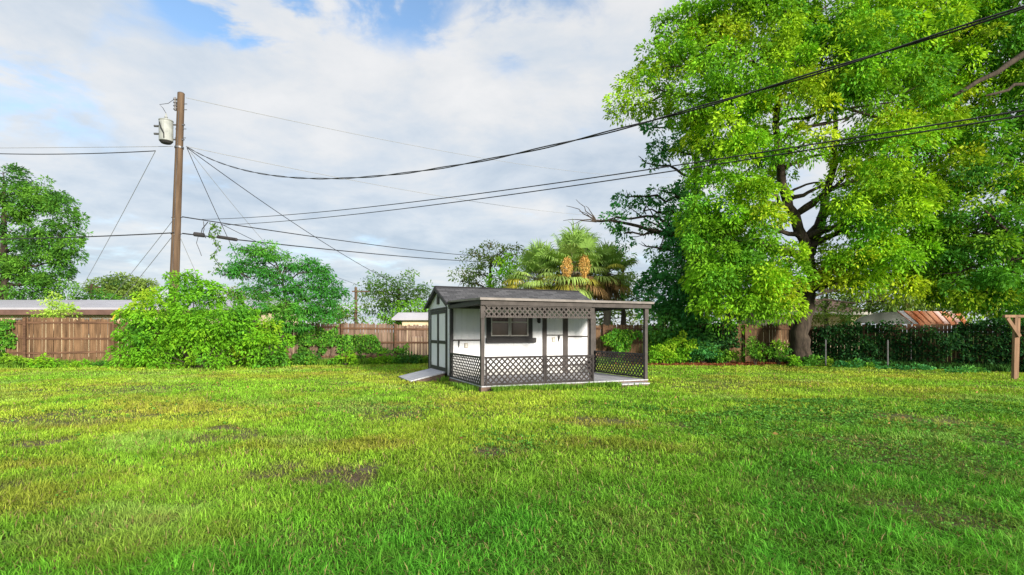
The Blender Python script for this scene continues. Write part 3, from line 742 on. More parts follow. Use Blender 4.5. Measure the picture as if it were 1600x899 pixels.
cable('power_line', AT(243, 236), pt(-160, 231, 30), .25, .022, 'cable', 'sagging black cable running left from below the transformer')
cable('power_line', AT(270, 229), pt(-160, 232, 31), .02, .012, 'wire', 'straight thin wire running left just above the sagging black cable')
cable('guy_wire', AT(243, 236), pt(122, 460, 34), .1, .014, 'wire', 'steep wire slanting down left from the transformer')
cable('service_cable', AT(292, 231), pt(605, 437, 40), .3, .018, 'cable', 'black cable slanting down right from the pole toward the far utility pole')
cable('service_cable', AT(292, 231), pt(375, 412, 26), .06, .014, 'cable', 'steep black cable dropping from the pole to behind the feathery tree')
cable('service_cable', AT(298, 238), pt(450, 420, 34), .12, .010, 'wire', 'thin grey wire slanting down right between two black cables to the feathery tree')
cable('guy_wire', AT(272, 342), pt(170, 470, 32), .05, .012, 'wire', 'upper of two slanting wires low on the left of the pole')
cable('guy_wire', AT(272, 366), pt(190, 468, 30), .03, .013, 'wire', 'lower of two slanting wires low on the left of the pole')
cable('guy_wire', AT(282, 372), pt(318, 452, 26), .02, .010, 'wire', 'short thin wire slanting down right behind the rounded bush')
cable('service_cable', AT(345, 350), pt(565, 447, 46), .2, .014, 'cable', 'cable slanting from the splice cases down to the far utility pole')
# splice cases, loops and hanging vine
for a, b, r, lb in (((303, 366), (319, 368), .1, 'short black splice case on the lower cable beside the pole'), ((339, 370), (371, 375), .075, 'long black splice tube on the lower cable, further from the pole')):
    A, B = AT(*a), AT(*b); o = MB().tube([A, A+(B-A)*.04, A+(B-A)*.96, B], [r*.6, r, r, r*.6], 10).build('splice_case', M['black'], None, origin=tuple(A)); tag(o, lb, 'splice case')
lp = MB()
lp.tube([AT(325, 347), AT(316, 358), AT(314, 366), AT(322, 372)], .02, 5); lp.tube([AT(318, 346), AT(319, 358), AT(317, 366)], .015, 5); lp.tube([AT(337, 349), AT(328, 360), AT(326, 368), AT(334, 372)], .022, 5)
lp.tube([AT(310, 369), AT(307, 380), AT(312, 392), AT(315, 400)], .012, 5)
tag(lp.build('cable_loops', M['cable'], None, origin=tuple(AT(325, 347))), 'small black cable loops hanging between the two cables beside the pole', 'cable')
vc = []
for i in range(16): x, y, z = pt(334+3*math.sin(i*1.1)+.4*i*(1 if i < 14 else 0), 352+i*5.0, PY-.3); vc.append((x, y, z, .09 if i > 3 else .28, .1, .12, 1))
vv = thing('hanging_vine', tuple(AT(335, 352)), 'thin green vine dangling from the cables right of the utility pole', 'vine')
MB().tube([np.array(b[:3]) for b in vc], .008, 4).build('stem', M['bark'], vv)
G_VINE = [((.10, .22, .03), 3), ((.16, .28, .05), 1)]
foliage('leaves', vc, vv, G_VINE, 250, 5, .10, .08, .2, .6, .6)

# ------------------------------------------------------------------ trees
BRIGHT = [((.20, .46, .022), 4), ((.31, .53, .022), 4.5), ((.44, .58, .03), 2.6), ((.13, .37, .03), 1.6), ((.42, .40, .06), .2)]
MID = [((.08, .25, .03), 4), ((.13, .33, .03), 3), ((.22, .42, .03), 1.2), ((.05, .17, .03), 2)]
DARKG = [((.055, .25, .07), 4), ((.085, .31, .075), 3), ((.13, .37, .07), 1.5)]
OLIVE = [((.14, .24, .045), 3), ((.21, .32, .06), 2), ((.10, .19, .04), 2), ((.21, .21, .07), .8)]
def tree(name, base, trunkpts, r0, blobs, label, pal, n_clump, n_leaf, leaf, clump_r, group=None, bark='bark', twig=3, origin_links=None, **k):
    root = thing(name, tuple(base), label, 'tree', group)
    mb = MB(); tp = [np.array(p, float) for p in trunkpts]
    n = len(tp); rad = [r0*(1-.72*(i/(n-1))**.8) for i in range(n)]; rad[0] = r0*1.3
    dense = []; dr = []
    for i in range(n-1):
        for j in range(5):
            t = j/5; dense.append(tp[i]+(tp[i+1]-tp[i])*t+rng.normal(size=3)*r0*.08); dr.append((rad[i]*(1-t)+rad[i+1]*t)*random.uniform(.93, 1.07))
    dense.append(tp[-1]); dr.append(rad[-1]); mb.tube(dense, dr, 12)
    for b in blobs:
        c = np.array(b[:3]); nodes = np.array(dense)
        cand = [(np.linalg.norm(c-q)+(2.5 if q[2] > c[2]-.2 else 0)+(0 if i > len(dense)*.3 else 3), i) for i, q in enumerate(nodes)]
        i = min(cand)[1]; l = np.linalg.norm(c-nodes[i])
        limb(mb, nodes[i], c, min(dr[i]*.62, .05+.03*l), .03, 8, .5, 7, sag=.06)
        if twig: twigs(mb, c, b[3:6], twig, .03)
    mb.build('trunk', M[bark], root, smooth=True)
    foliage('crown', blobs, root, pal, n_clump, n_leaf, leaf, clump_r, **k)
    return root
# --- the big bright tree on the right
TY = 23.4
bx, by = gnd(1250, 571.5)
bigb = pxblobs([(1000,150,42,36,0,.75),(975,165,22,20,0,.6),(1040,105,45,42,-.5),(1085,150,50,50,-1),(1095,65,55,52,0),(1060,50,35,35,1,.7),(1135,20,60,45,0),(1205,15,75,55,-1),(1175,95,75,62,-2),(1140,185,55,55,-1.5),(1230,170,62,52,-2),
   (1105,240,38,40,-.5,.9),(1120,310,52,58,-1),(1115,385,42,46,-1.5),(1155,350,50,52,-1.6),(1200,385,42,52,-1.8),(1118,450,36,36,-1.3),(1165,430,55,45,-2),(1205,455,42,36,-1.7),(1150,478,40,22,-1.7),
   (1300,90,80,72,-2.4),(1290,10,85,60,-1),(1395,50,85,75,-1.6),(1325,185,62,52,-2.2),(1395,160,78,72,-2),(1385,255,62,60,-2),(1340,235,38,32,-1.2,.8),(1350,345,48,58,-1.6),(1402,335,58,66,-1.8),(1435,245,62,66,-1),
   (1345,410,42,40,-1.4),(1400,412,46,40,-1.8),(1305,405,26,34,-.5,.8),(1450,400,40,48,-.6),(1485,95,66,80,-.6),(1475,190,55,66,-.4),(1440,330,50,60,-.3),(1420,-40,90,60,-1),(1240,-60,110,60,-1),(1480,20,60,60,0),
   (1250,100,60,60,2.5),(1400,100,90,80,3.5),(1180,250,50,50,2.5),(1370,300,50,80,3),(1150,400,60,70,2.5),(1210,255,22,30,1.5,.5),(1235,225,40,22,-2.2),(1280,215,34,26,-2.4),(1185,300,32,34,-2.2),(1320,290,26,34,-2),(1165,230,30,30,-2.3),(1225,430,26,30,-2.2,.8),(1470,430,40,36,-1,.8),(1330,436,30,18,-1.2,.8),(1380,438,40,18,-1.6,.8),(1440,436,36,22,-1,.8)], TY)
tree('camphor_tree', (bx, by, 0), [(bx, by, -.1), pt(1250, 520, by), pt(1262, 470, by), pt(1270, 430, by), pt(1250, 360, by-.3), pt(1225, 300, by-.6), pt(1215, 240, by-.9), pt(1215, 130, by-1)],
     .42, bigb, 'towering tree with bright yellow green drooping foliage and a thick forked trunk at the fence', BRIGHT, 17, 165, .15, .56, twig=2, shell=.5, droop=.55, ratio=.46, jitter=.34, holes=.31, dome=True)
# second stem of the fork, bare limbs across the gap
root = bpy.data.objects['camphor_tree']
limbo('camphor_tree', pt(1262, 400, by), pt(1288, 330, by+.2), .26, .2, 6, .1, 10); limbo('camphor_tree', pt(1288, 330, by+.2), pt(1310, 150, by+.3), .2, .07, 8, .2, 9)
limbo('camphor_tree', pt(1275, 450, by), pt(1345, 380, by), .2, .08, 7, .3, 8, sag=.05); limbo('camphor_tree', pt(1228, 345, by-.5), pt(1150, 320, by-.8), .13, .05, 7, .3, 8, sag=.05)
limbo('camphor_tree', pt(1232, 302, by-.5), pt(1290, 285, by-.8), .06, .03, 7, .3, 6, sag=.1); limbo('camphor_tree', pt(1140, 195, by-1), pt(1150, 60, by-1.5), .12, .04, 8, .4, 8)

# --- right hand tree, partly out of the picture
rb = pxblobs([(1560,55,60,62),(1610,20,60,60),(1600,150,58,44,0),(1545,205,45,40,0),(1590,255,60,45,-.6),(1535,290,52,46,-.6),(1600,335,60,52,-.8),(1525,365,52,50,-.8),(1575,410,58,46,-1),(1500,425,48,38,-.6),(1540,455,45,28,-.8),(1605,455,50,36,-1),
    (1482,350,42,48,.4),(1600,512,36,24,-1),(1650,100,60,80),(1660,250,60,90),(1670,400,60,90),(1560,130,40,30,1.5,.5),(1530,-20,60,50,0),(1495,470,35,22,.5,.7)], 21.5)
bx2, by2 = gnd(1655, 578)
tree('shade_tree', (bx2, by2, 0), [(bx2, by2, -.1), pt(1650, 450, by2), pt(1640, 320, by2), pt(1640, 200, by2), pt(1650, 60, by2)], .38, rb,
     'green tree at the right edge with dark slanting limbs and hanging foliage', [((.11, .34, .03), 3), ((.20, .42, .025), 3), ((.33, .5, .03), 1), ((.07, .24, .03), 3)], 17, 165, .15, .54, shell=.5, droop=.55, ratio=.46, jitter=.34, holes=.33, dome=True)
limbo('shade_tree', pt(1640, 60, by2), pt(1490, 150, by2-1), .16, .06, 8, .2, 8); limbo('shade_tree', pt(1640, 120, by2), pt(1540, 150, by2-1.3), .09, .04, 7, .3, 7)
limbo('shade_tree', pt(1645, 420, by2), pt(1540, 330, by2-1), .12, .04, 7, .3, 7)

# --- dark tree left of the big one
db = pxblobs([(1065,340,34,50),(1060,400,42,45),(1045,450,42,40,-.6),(1075,470,45,38,-.6),(1035,500,36,32,-.8),(1070,520,40,28,-1),(1080,270,30,42,0),(1085,215,30,34,0),(1110,520,40,24,-.6),(1100,430,50,50,.5),(1090,360,40,50,.6),
    (1010,255,30,15,-.3,.35),(1035,235,28,20,0,.5),(980,308,26,16,-.5,.4),(945,345,20,12,-.6,.35),(1005,330,28,18,-.3,.4),(1040,300,26,22,0,.4),(975,365,18,10,-.5,.35),(1010,385,18,20,-.3,.4),(1030,350,20,20,0,.4),(1020,200,22,16,0,.35)], 26.5)
bx3, by3 = gnd(1088, 566)
by3 = 26.6; bx3 = (1088-800)/F*by3
tree('oak_tree', (bx3, by3, 0), [(bx3, by3, -.1), pt(1088, 480, by3), pt(1086, 400, by3), pt(1086, 300, by3), pt(1090, 210, by3)], .36, db,
     'dark blue green tree left of the big bright tree, sparse limbs reaching left', DARKG, 22, 90, .17, .46, dome=True, holes=.3, shell=.4, droop=.5, ratio=.5)
limbo('oak_tree', pt(1078, 372, by3), pt(1010, 358, by3-.5), .13, .09, 6, .15, 8); limbo('oak_tree', pt(1010, 358, by3-.5), pt(925, 345, by3-.7), .09, .05, 7, .25, 7, sag=.06)
for q in ((885, 322), (880, 345), (900, 312), (905, 330), (892, 352), (915, 322)): limbo('oak_tree', pt(932, 347, by3-.7), pt(*q, by3-.8), .035, .01, 6, .5, 5, sag=.08)
for q in ((1000, 310), (975, 320), (1030, 395), (985, 370)): limbo('oak_tree', pt(1040, 362, by3-.3), pt(*q, by3-.5), .05, .015, 6, .4, 5)
# dark undergrowth tree mass behind the right fence
tree('background_tree', (13.5, 33, 0), [(13.5, 33, 0), (13.6, 33, 3), (13.8, 33, 7)], .3, pxblobs([(1420,455,80,30,0,.8),(1490,478,60,16,.5,.8),(1400,478,70,12,1,.8),(1360,450,40,30,0,.5),(1500,440,60,40,0,.6),(1470,410,60,36,1,.5),(1560,470,60,30,0),(1300,455,40,25,2,.5)], 33),
     'olive tree with sky showing through, beyond the rusty roof', OLIVE, 15, 30, .24, .55, shell=.3)
# --- trees beyond the back fence
GB = 'trees beyond the back fence'
def back(lst, Y, px, label, pal, nc=10, nl=26, leaf=.22, cr=.6, r0=.25, name='background_tree', **k):
    nc = nc*2.1 if nc < 20 else nc
    b = pxblobs(lst, Y); bx, by = (px-800)/F*Y, Y; zt = max(q[2] for q in b)
    return tree(name, (bx, by, 0), [(bx, by, 0), (bx+.1, by, zt*.35), (bx, by, zt*.7), (bx+.1, by, zt*.95)], r0, b, label, pal, nc, nl, leaf, cr, group=GB, twig=2, **k)
back([(30,300,50,38),(-20,300,60,50),(70,330,42,34),(95,370,36,22),(20,360,60,40),(60,400,50,32),(-30,420,70,50),(40,445,50,24),(100,440,24,18,0,.8),(88,410,24,18,0,.7),(110,385,22,14,0,.8),(5,270,30,15)], 42, 5,
     'large spreading green tree at the left edge above the low house', [((.08, .24, .03), 4), ((.13, .32, .035), 3), ((.05, .15, .03), 3)], 22, 80, .21, .58, .4, holes=.455, shell=.35, dome=True)
back([(165,452,24,14),(195,444,30,13),(222,452,20,13),(190,460,36,12)], 72, 192, 'small round topped dark tree far behind the low house', OLIVE[:2]+[((.05, .13, .04), 2)], 11, 26, .35, .8, .4, holes=.25)
back([(120,466,22,9),(150,466,26,10),(178,467,22,8)], 50, 150, 'low green tree tops just above the roof of the long house', MID, 7, 22, .28, .7)
back([(375,462,26,16),(395,470,24,14),(350,470,22,12)], 66, 372, 'hazy green tree between the rounded bush and the feathery tree', OLIVE, 5, 22, .34, .9)
back([(600,445,28,18),(640,450,28,22),(590,470,30,22),(655,475,26,24),(625,480,36,20),(575,455,14,12)], 58, 622, 'double crowned dark green tree behind the small pale house', [((.10, .23, .045), 3), ((.14, .28, .05), 2), ((.20, .33, .06), 1)], 5.5, 26, .3, .8, .45, holes=.3)
back([(640,482,22,13),(655,488,22,14),(612,495,22,12),(628,500,18,10),(598,500,14,9)], 40, 640, 'bright lime green tree beside the small pale house', [((.16, .40, .03), 3), ((.26, .48, .03), 2)], 9, 26, .2, .5)
back([(535,480,22,16),(520,495,26,16),(555,495,20,12),(500,490,26,16)], 48, 530, 'green tree tops between the feathery tree and the far pole', MID+OLIVE, 6, 24, .26, .7)
back([(760,400,30,20),(735,425,26,22),(785,395,24,18),(770,430,40,26),(720,440,16,12,0,.7),(800,400,20,18)], 38, 765, 'olive brown tree with sparse top behind the shed roof', OLIVE, 9, 28, .19, .5, holes=.28)
back([(795,415,22,20),(785,440,28,18),(815,445,24,18)], 33, 795, 'bright green tree between the olive tree and the palm', [((.16, .42, .02), 3), ((.27, .5, .02), 2)], 15, 30, .17, .4)
back([(965,430,30,26),(985,455,28,24),(950,460,34,20),(1005,465,22,18),(970,400,20,18,0,.7)], 36, 972, 'mixed olive tree right of the palm above the porch roof', OLIVE+MID[:2], 9, 28, .19, .5, holes=.2)
back([(1300,470,34,14),(1280,455,22,14)], 37, 1290, 'small olive tree behind the big trunk and brown roof', OLIVE, 8, 26, .2, .5)
back([(700,475,20,14),(900,490,90,20),(980,500,40,20),(1080,490,60,24),(1180,485,60,24)], 44, 900, 'low line of trees behind the palm seen under the porch roof', OLIVE, 5, 24, .28, .7)
back([(1250,500,70,24),(1350,480,60,20),(1450,485,60,20),(1560,490,60,24),(1650,480,60,40)], 46, 1400, 'low line of trees far behind the rusty carport', OLIVE+MID[:1], 5, 24, .28, .7)
# --- feathery small tree by the fence
fb = pxblobs([(400,392,36,16),(425,402,26,14),(365,425,22,12),(385,415,30,14),(420,430,32,16),(450,415,16,10,.3),(480,415,30,14),(500,425,28,14),(455,450,36,20),(500,450,36,20),(520,465,26,16),(410,455,26,16),(430,480,34,18),(475,480,40,20),(510,488,26,16),(455,505,36,14),(395,485,16,10),(350,430,12,7,0,.8)], 22.9, .9)
tree('mimosa_tree', (*gnd(440, 572.5), 0), [(*gnd(440, 572.5), 0), pt(441, 520, 23), pt(446, 470, 23), pt(440, 430, 23)], .13, fb,
     'small feathery tree in front of the fence right of the rounded bush', [((.055, .25, .035), 4), ((.10, .34, .04), 3), ((.16, .42, .05), 1)], 95, 34, .13, .26, shell=.1, droop=.55, ratio=.32, flat=.7)

# --- fan palms
def palm(base, top, crown_r, nleaf, label, fruit=True, name='cabbage_palm'):
    root = thing(name, tuple(base), label, 'palm tree', 'palms behind the shed')
    MB().tube([np.array(base), (np.array(base)+np.array(top))/2+np.array((.08, 0, 0)), np.array(top)], [.24, .2, .22], 12).build('trunk', M['bark_pale'], root)
    V = []; C = []; st = MB(); top = np.array(top)
    for i in range(nleaf):
        az = i*2.39996+rng.random()*.4; f = i/nleaf
        el = R(86)-f*R(128)+rng.normal()*.16        # from upright to hanging
        d = np.array((math.cos(az)*math.cos(el), math.sin(az)*math.cos(el), math.sin(el)))
        pl = crown_r*(.30+.34*rng.random()); hub = top+d*pl-Z*pl*.10*(1-math.sin(el))
        limb(st, top, hub, .022, .012, 4, .05, 4, sag=.04)
        fl = crown_r*(.36+.16*rng.random())
        side = unit(np.cross(d, Z)+1e-6); nrm = np.cross(side, d)
        old = f > .8; dying = f > .7 and rng.random() < .5
        cb = np.array((.27, .45, .11)) if f < .5 else (np.array((.52, .50, .09)) if dying else np.array((.33, .48, .13)))
        if old and rng.random() < .6: cb = np.array((.30, .19, .09))
        cb = cb*(.75+.5*rng.random())
        ns = 30
        for k in range(ns):
            a = (k/(ns-1)-.5)*R(215)+rng.normal()*.03
            sd_ = d*math.cos(a)+side*math.sin(a); sd_ = unit(sd_+nrm*.18)
            ll = fl*(1-.28*abs(a)/R(125))*(.9+.2*rng.random()); wv = unit(np.cross(sd_, nrm))*.030
            p0 = hub; p1 = hub+sd_*ll*.5; dr_ = .2+.75*f; p2 = p1+unit(sd_-Z*dr_)*ll*.3; p3 = p2+unit(sd_-Z*(dr_*2.2+.3*rng.random()))*ll*.3
            V += [p0-wv*.2, p0+wv*.2, p1+wv, p1-wv, p2+wv*.8, p2-wv*.8, p3]
            C.append(cb*(.8+.4*rng.random()))
    st.build('leaf_stalks', M['bark_pale'], root)
    raw_mesh('fronds', np.array(V), 7, [(0, 1, 2, 3), (3, 2, 4, 5), (5, 4, 6)], np.array(C), M['leaf'], root)
    # dead skirt under the crown
    V = []; C = []
    for i in range(150):
        az = rng.random()*6.28; r_ = .2+.35*rng.random(); p = top+np.array((math.cos(az)*r_, math.sin(az)*r_, -.1-.5*rng.random()))
        q = p+np.array((math.cos(az)*.35, math.sin(az)*.35, -.7-.6*rng.random())); s_ = np.array((-math.sin(az), math.cos(az), 0))*.03
        V += [p-s_, p+s_, q+s_*.6, q-s_*.6]; C.append(np.array((.17, .12, .07))*(.6+.8*rng.random()))
    raw_mesh('dead_fronds', np.array(V), 4, [(0, 1, 2, 3)], np.array(C), M['leaf'], root)
    return root, top
PYD = 26.8
pr_, tp_ = palm(((898-800)/F*PYD, PYD, 0), pt(898, 425, PYD), 2.45, 80, 'large cabbage palm with fan leaves and orange fruit stalks behind the shed roof')
for (px, py, lb) in ((886, 418, 0), (913, 414, 1)):
    V = []; C = []; c = np.array(pt(px, py-12, PYD-1.6))
    for i in range(900):
        t = rng.random(); a = rng.random()*6.28; rr = .30*math.sin(math.pi*min(1, t*.8+.15))*rng.random()**.5
        p = c+np.array((math.cos(a)*rr, math.sin(a)*rr, .1-1.05*t)); dd = unit(rng.normal(size=3)+np.array((0, 0, -1.2)))*.09; s_ = unit(rng.normal(size=3))*.015
        V += [p-s_, p+s_, p+dd+s_, p+dd-s_]; C.append(np.array((.66, .44, .15))*(.6+.7*rng.random()))
    o = raw_mesh('fruit_stalk', np.array(V), 4, [(0, 1, 2, 3)], np.array(C), M['leaf'], pr_)
    stl = MB(); limb(stl, tp_, c+Z*.1, .03, .02, 5, .2, 5, sag=.2); stl.build('stalk_stem', M['orange'], o)
palm(((842-800)/F*27.2, 27.2, 0), pt(842, 436, 27.2), 2.0, 52, 'smaller cabbage palm left of the large one behind the shed roof')
palm(((945-800)/F*27.6, 27.6, 0), pt(948, 428, 27.6), 1.95, 50, 'smaller cabbage palm right of the large one above the porch roof')

# ------------------------------------------------------------------ bushes, vines and fence-side plants
def shrub(name, lst, Y, label, pal, nc, nl, leaf, cr, cat='bush', group=None, stems=True, dy=1.0, **k):
    b = pxblobs(lst, Y, dy); cx = float(np.mean([q[0] for q in b])); root = thing(name, (cx, Y, 0), label, cat, group)
    if stems:
        mb = MB(); mb.tube([(cx, float(b[0][1]), -.02), (cx, float(b[0][1]), .12)], .05, 6)
        for q in b:
            limb(mb, (cx, float(b[0][1]), 0), q[:3], .03, .012, 5, .3, 5)
        mb.build('stems', M['bark'], root)
    foliage('foliage', b, root, pal, nc, nl, leaf, cr, **k); return root
BUSH = [((.16, .42, .022), 4), ((.24, .50, .025), 3), ((.36, .56, .035), 1.2), ((.10, .31, .03), 1.6)]
shrub('large_bush', [(290,478,48,50),(252,505,48,46),(330,498,48,52),(222,535,38,38),(272,535,52,42),(345,530,50,45),(390,520,38,26),(420,530,26,30),(415,552,34,22),(200,557,22,20),(300,445,30,18),(282,436,14,10),(370,505,36,26),(235,480,28,22)], 21.6,
      'big rounded bright green bush hiding the foot of the utility pole', BUSH, 44, 60, .12, .30, shell=.72, droop=.7, ratio=.46, dome=True)
shrub('sapling', [(88,478,22,12),(82,468,12,9),(95,488,26,10),(72,490,16,7)], 24.6, 'lime green sapling poking above the left fence before the low house', [((.26, .46, .05), 3), ((.36, .55, .08), 2)], 60, 26, .12, .2, cat='tree', droop=.3)
def vine(name, spans, label, pal, dens, leaf=.09, thick=.25, thr=.45, group='vines on the fences'):
    """leaves climbing a stretch of fence: spans of (px0, px1, ztop, zbot, cover)"""
    V = []; C = []; P = np.array([p[0] for p in pal]); PW = np.array([p[1] for p in pal], float); PW /= PW.sum(); st = MB()
    x0 = None
    for (a, b, zt, zb, cvr) in spans:
        xa, xb = [ (p-800)/F*float(np.interp(p, [q[0] for q in FPX], [q[1] for q in FP])) for p in (a, b)]
        if x0 is None: x0 = xa
        n = int(abs(xb-xa)*(zt-zb)*dens); x = xa+(xb-xa)*rng.random(n); z = zb+(zt-zb)*rng.random(n)
        nz = fbm(x*1.0, z*1.0, .75, 5); edge = np.minimum((zt-z)/.35, 1)*.12
        keep = nz+edge > (1-cvr)*.5+.28
        x, z = x[keep], z[keep]; n = len(x); y = fence_y(x)-.06-thick*np.clip(.15+3.2*(fbm(x+7, z, 1.3, 4)-.28), .1, 2)*rng.random(n)**.5; z = z+np.where(zt > 1.6, (fbm(x, x*0, 1.4, 3)-.45)*.7*(z/zt)**3, 0)
        p = np.stack([x, y, z], 1); d = rng.normal(size=(n, 3))*.6+np.array((0, -.5, -.6)); le = leaf*(.6+.8*rng.random(n))
        V.append(leaf_verts(p, d, le, le*.7)); C.append(P[rng.choice(len(P), n, p=PW)]*(.7+.6*rng.random((n, 1)))*(.7+.6*vnoise(x, z, 2.5))[:, None])
        for i in range(int(abs(xb-xa)*2.2)):
            xs = xa+(xb-xa)*rng.random(); xt = xs+rng.normal()*.4
            limb(st, (xs, fence_y(xs)-.14, .02), (xt, fence_y(xt)-.12, zb+(zt-zb)*(.5+.5*rng.random())*.9), .012, .006, 6, .6, 4)
    root = thing(name, (x0, float(fence_y(x0)), 0), label, 'vine', group)
    st.build('stems', M['bark'], root); raw_mesh('leaves', np.concatenate(V), 4, [(0, 1, 2, 3)], np.concatenate(C), M['leaf'], root); return root
VG = [((.10, .30, .03), 4), ((.17, .38, .04), 2), ((.06, .20, .03), 2)]
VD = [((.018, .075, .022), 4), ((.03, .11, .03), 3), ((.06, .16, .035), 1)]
vine('climbing_vine', [(-60, 30, 2.05, .9, .75), (-60, 15, 1.0, .2, .4)], 'green vine spilling over the fence at the left edge', VG, 900, .12, .45)
vine('climbing_vine', [(440, 530, 1.75, .9, .6), (530, 640, 1.4, .55, .62), (440, 535, 1.0, .1, .12), (530, 640, .55, .1, .25)], 'bright green vine covering the weathered fence left of the shed', VG, 900, .10, .25)
vine('climbing_vine', [(925, 1010, 1.8, .1, .12), (1010, 1075, 1.7, .05, .62)], 'luxuriant green vine on the fence seen through and right of the porch', [((.08, .28, .03), 3), ((.15, .38, .03), 3), ((.26, .46, .05), .8)], 950, .11, .5)
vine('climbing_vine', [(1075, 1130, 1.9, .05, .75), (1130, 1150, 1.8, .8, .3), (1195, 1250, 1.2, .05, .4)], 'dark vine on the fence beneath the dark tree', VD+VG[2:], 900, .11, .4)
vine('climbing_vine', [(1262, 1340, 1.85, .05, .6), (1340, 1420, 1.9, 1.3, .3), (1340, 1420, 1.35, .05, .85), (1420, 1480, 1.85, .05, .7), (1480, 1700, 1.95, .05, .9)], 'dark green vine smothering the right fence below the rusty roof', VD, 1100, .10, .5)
GS = 'shrubs behind the right fence'
shrub('tall_shrub', [(1215,495,22,14),(1190,500,20,10)], 27.5, 'dark shrub above the reddish fence left of the big trunk', MID+DARKG, 24, 40, .15, .35, group=GS)
shrub('tall_shrub', [(1300,497,26,11),(1340,498,24,10),(1275,490,16,16)], 28.5, 'olive shrub between the big trunk and the carport, below the brown roof', OLIVE+MID[:1], 24, 40, .15, .35, group=GS)
shrub('tall_shrub', [(1545,492,34,16),(1590,495,36,18),(1640,490,40,24)], 23.5, 'green shrub right of the rusty roof behind the timber post', MID+DARKG, 24, 40, .15, .35, group=GS)
# individual plants at the foot of the fences
GP = 'plants at the foot of the fences'
for (px, py, rx, rz, Y, lb, pl) in (
    (15, 563, 22, 9, 21.7, 'low green weed clump at the far left under the vine', MID), (62, 567, 20, 9, 21.6, 'bright rounded weed clump at the left fence', BUSH), (118, 570, 17, 7, 21.8, 'small weed clump midway along the left fence', BUSH),
    (158, 571, 12, 4, 22.3, 'tiny weed clump near the rounded bush', MID), (480, 562, 20, 10, 23.4, 'bushy weeds at the foot of the fence under the feathery tree', MID), (540, 561, 20, 10, 23.6, 'leafy weeds below the middle of the fence vine', BUSH), (600, 562, 20, 9, 23.8, 'leafy weeds at the fence halfway to the shed', BUSH), (645, 562, 22, 9, 24, 'low weeds at the fence close to the shed', MID),
    (1035, 556, 22, 14, 23.8, 'bright green weeds at the fence right of the porch post', BUSH), (1062, 545, 26, 24, 24.2, 'rounded leafy shrub at the fence right of the porch', BUSH), (1100, 550, 24, 18, 24.0, 'dark leafy shrub left of the leaf litter', MID+DARKG), (1135, 556, 22, 12, 23.8, 'leafy shrub in front of the reddish fence', MID),
    (1180, 545, 13, 19, 23.2, 'upright pale green sapling in front of the reddish fence', MID), (1217, 548, 14, 17, 22.8, 'upright green sapling left of the big trunk', MID), (1243, 566, 8, 10, 22.2, 'small green seedling in front of the big trunk', BUSH),
    (1275, 566, 22, 9, 22.6, 'low weeds right of the big trunk', MID), (1340, 572, 34, 7, 21.6, 'low weeds along the right fence near the trunk', MID+DARKG), (1420, 578, 40, 7, 20.4, 'low weeds midway along the right fence', DARKG), (1510, 583, 40, 8, 19.2, 'low weeds near the right end of the fence', DARKG)):
    shrub('weed_plant', [(px, py, rx, rz), (px+rx*.5, py+rz*.2, rx*.55, rz*.75), (px-rx*.5, py+rz*.25, rx*.55, rz*.7)], Y, lb, pl, 95, 26, .11, .17, cat='plant', group=GP, shell=.3, droop=.3, ratio=.5)
# long grass along the foot of fences and around the deck
V = []; C = []
n = 30000; x = -24+46*rng.random(n); y = fence_y(x)-.1-1.0*rng.random(n)**1.6
n2 = 5200; s = rng.random(n2)*LEN; off = -.03-.38*rng.random(n2)**1.5; P = F0+U*s[:, None]+V_*off[:, None]
n3 = 2600; s3 = rng.random(n3)*(DEP+WID); o3 = -.03-.35*rng.random(n3)**1.5; P3 = F0+V_*s3[:, None]+U*o3[:, None]
x = np.concatenate([x, P[:, 0], P3[:, 0]]); y = np.concatenate([y, P[:, 1], P3[:, 1]]); far = np.concatenate([np.ones(30000), np.zeros(n2+n3)])
k = ~blocked(x, y) & (fbm(x, y, .8, 3) > .40) & ~((np.abs(x-9.2) < 3.2) & (y > 22)) & ~in_rect(x, y, F0, U, V_, 3.95, 5.05, -.4, 0); x, y, far = x[k], y[k], far[k]; n = len(x)
h = np.where(far > 0, .16+.22*rng.random(n), .07+.12*rng.random(n)); th = rng.random(n)*6.28; wd = np.where(far > 0, .028, .014)
P0 = np.stack([x, y, height(x, y)], 1); D = np.stack([np.cos(th), np.sin(th), 0*th], 1); W = np.stack([-np.sin(th), np.cos(th), 0*th], 1)*wd[:, None]/2; hh = h[:, None]
V = np.stack([P0-W, P0+W, P0+Z*hh*.6+D*hh*.15+W, P0+Z*hh*.6+D*hh*.15-W, P0+Z*hh*.95+D*hh*.5], 1).reshape(-1, 3)
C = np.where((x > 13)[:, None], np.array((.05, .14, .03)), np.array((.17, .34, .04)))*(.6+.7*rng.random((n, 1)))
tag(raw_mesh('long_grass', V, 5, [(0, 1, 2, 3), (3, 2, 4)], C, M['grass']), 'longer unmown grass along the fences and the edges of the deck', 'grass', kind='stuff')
# fallen leaves: litter
n = 5200; x = 9.2+3.3*rng.normal(size=n)*.55; y = 24.1+1.2*rng.normal(size=n)*.5; y = np.minimum(y, fence_y(x)-.1)
p = np.stack([x, y, height(x, y)+.03+.06*rng.random(n)], 1); le = .06+.06*rng.random(n)
d = rng.normal(size=(n, 3))*np.array((1, 1, .3))
tag(raw_mesh('leaf_litter', leaf_verts(p, d, le, le*.5), 4, [(0, 1, 2, 3)], np.array((.28, .10, .05))*(.5+rng.random((n, 1))), M['leaf']), 'reddish brown fallen leaves in front of the fence under the tree', 'leaf litter', kind='stuff')

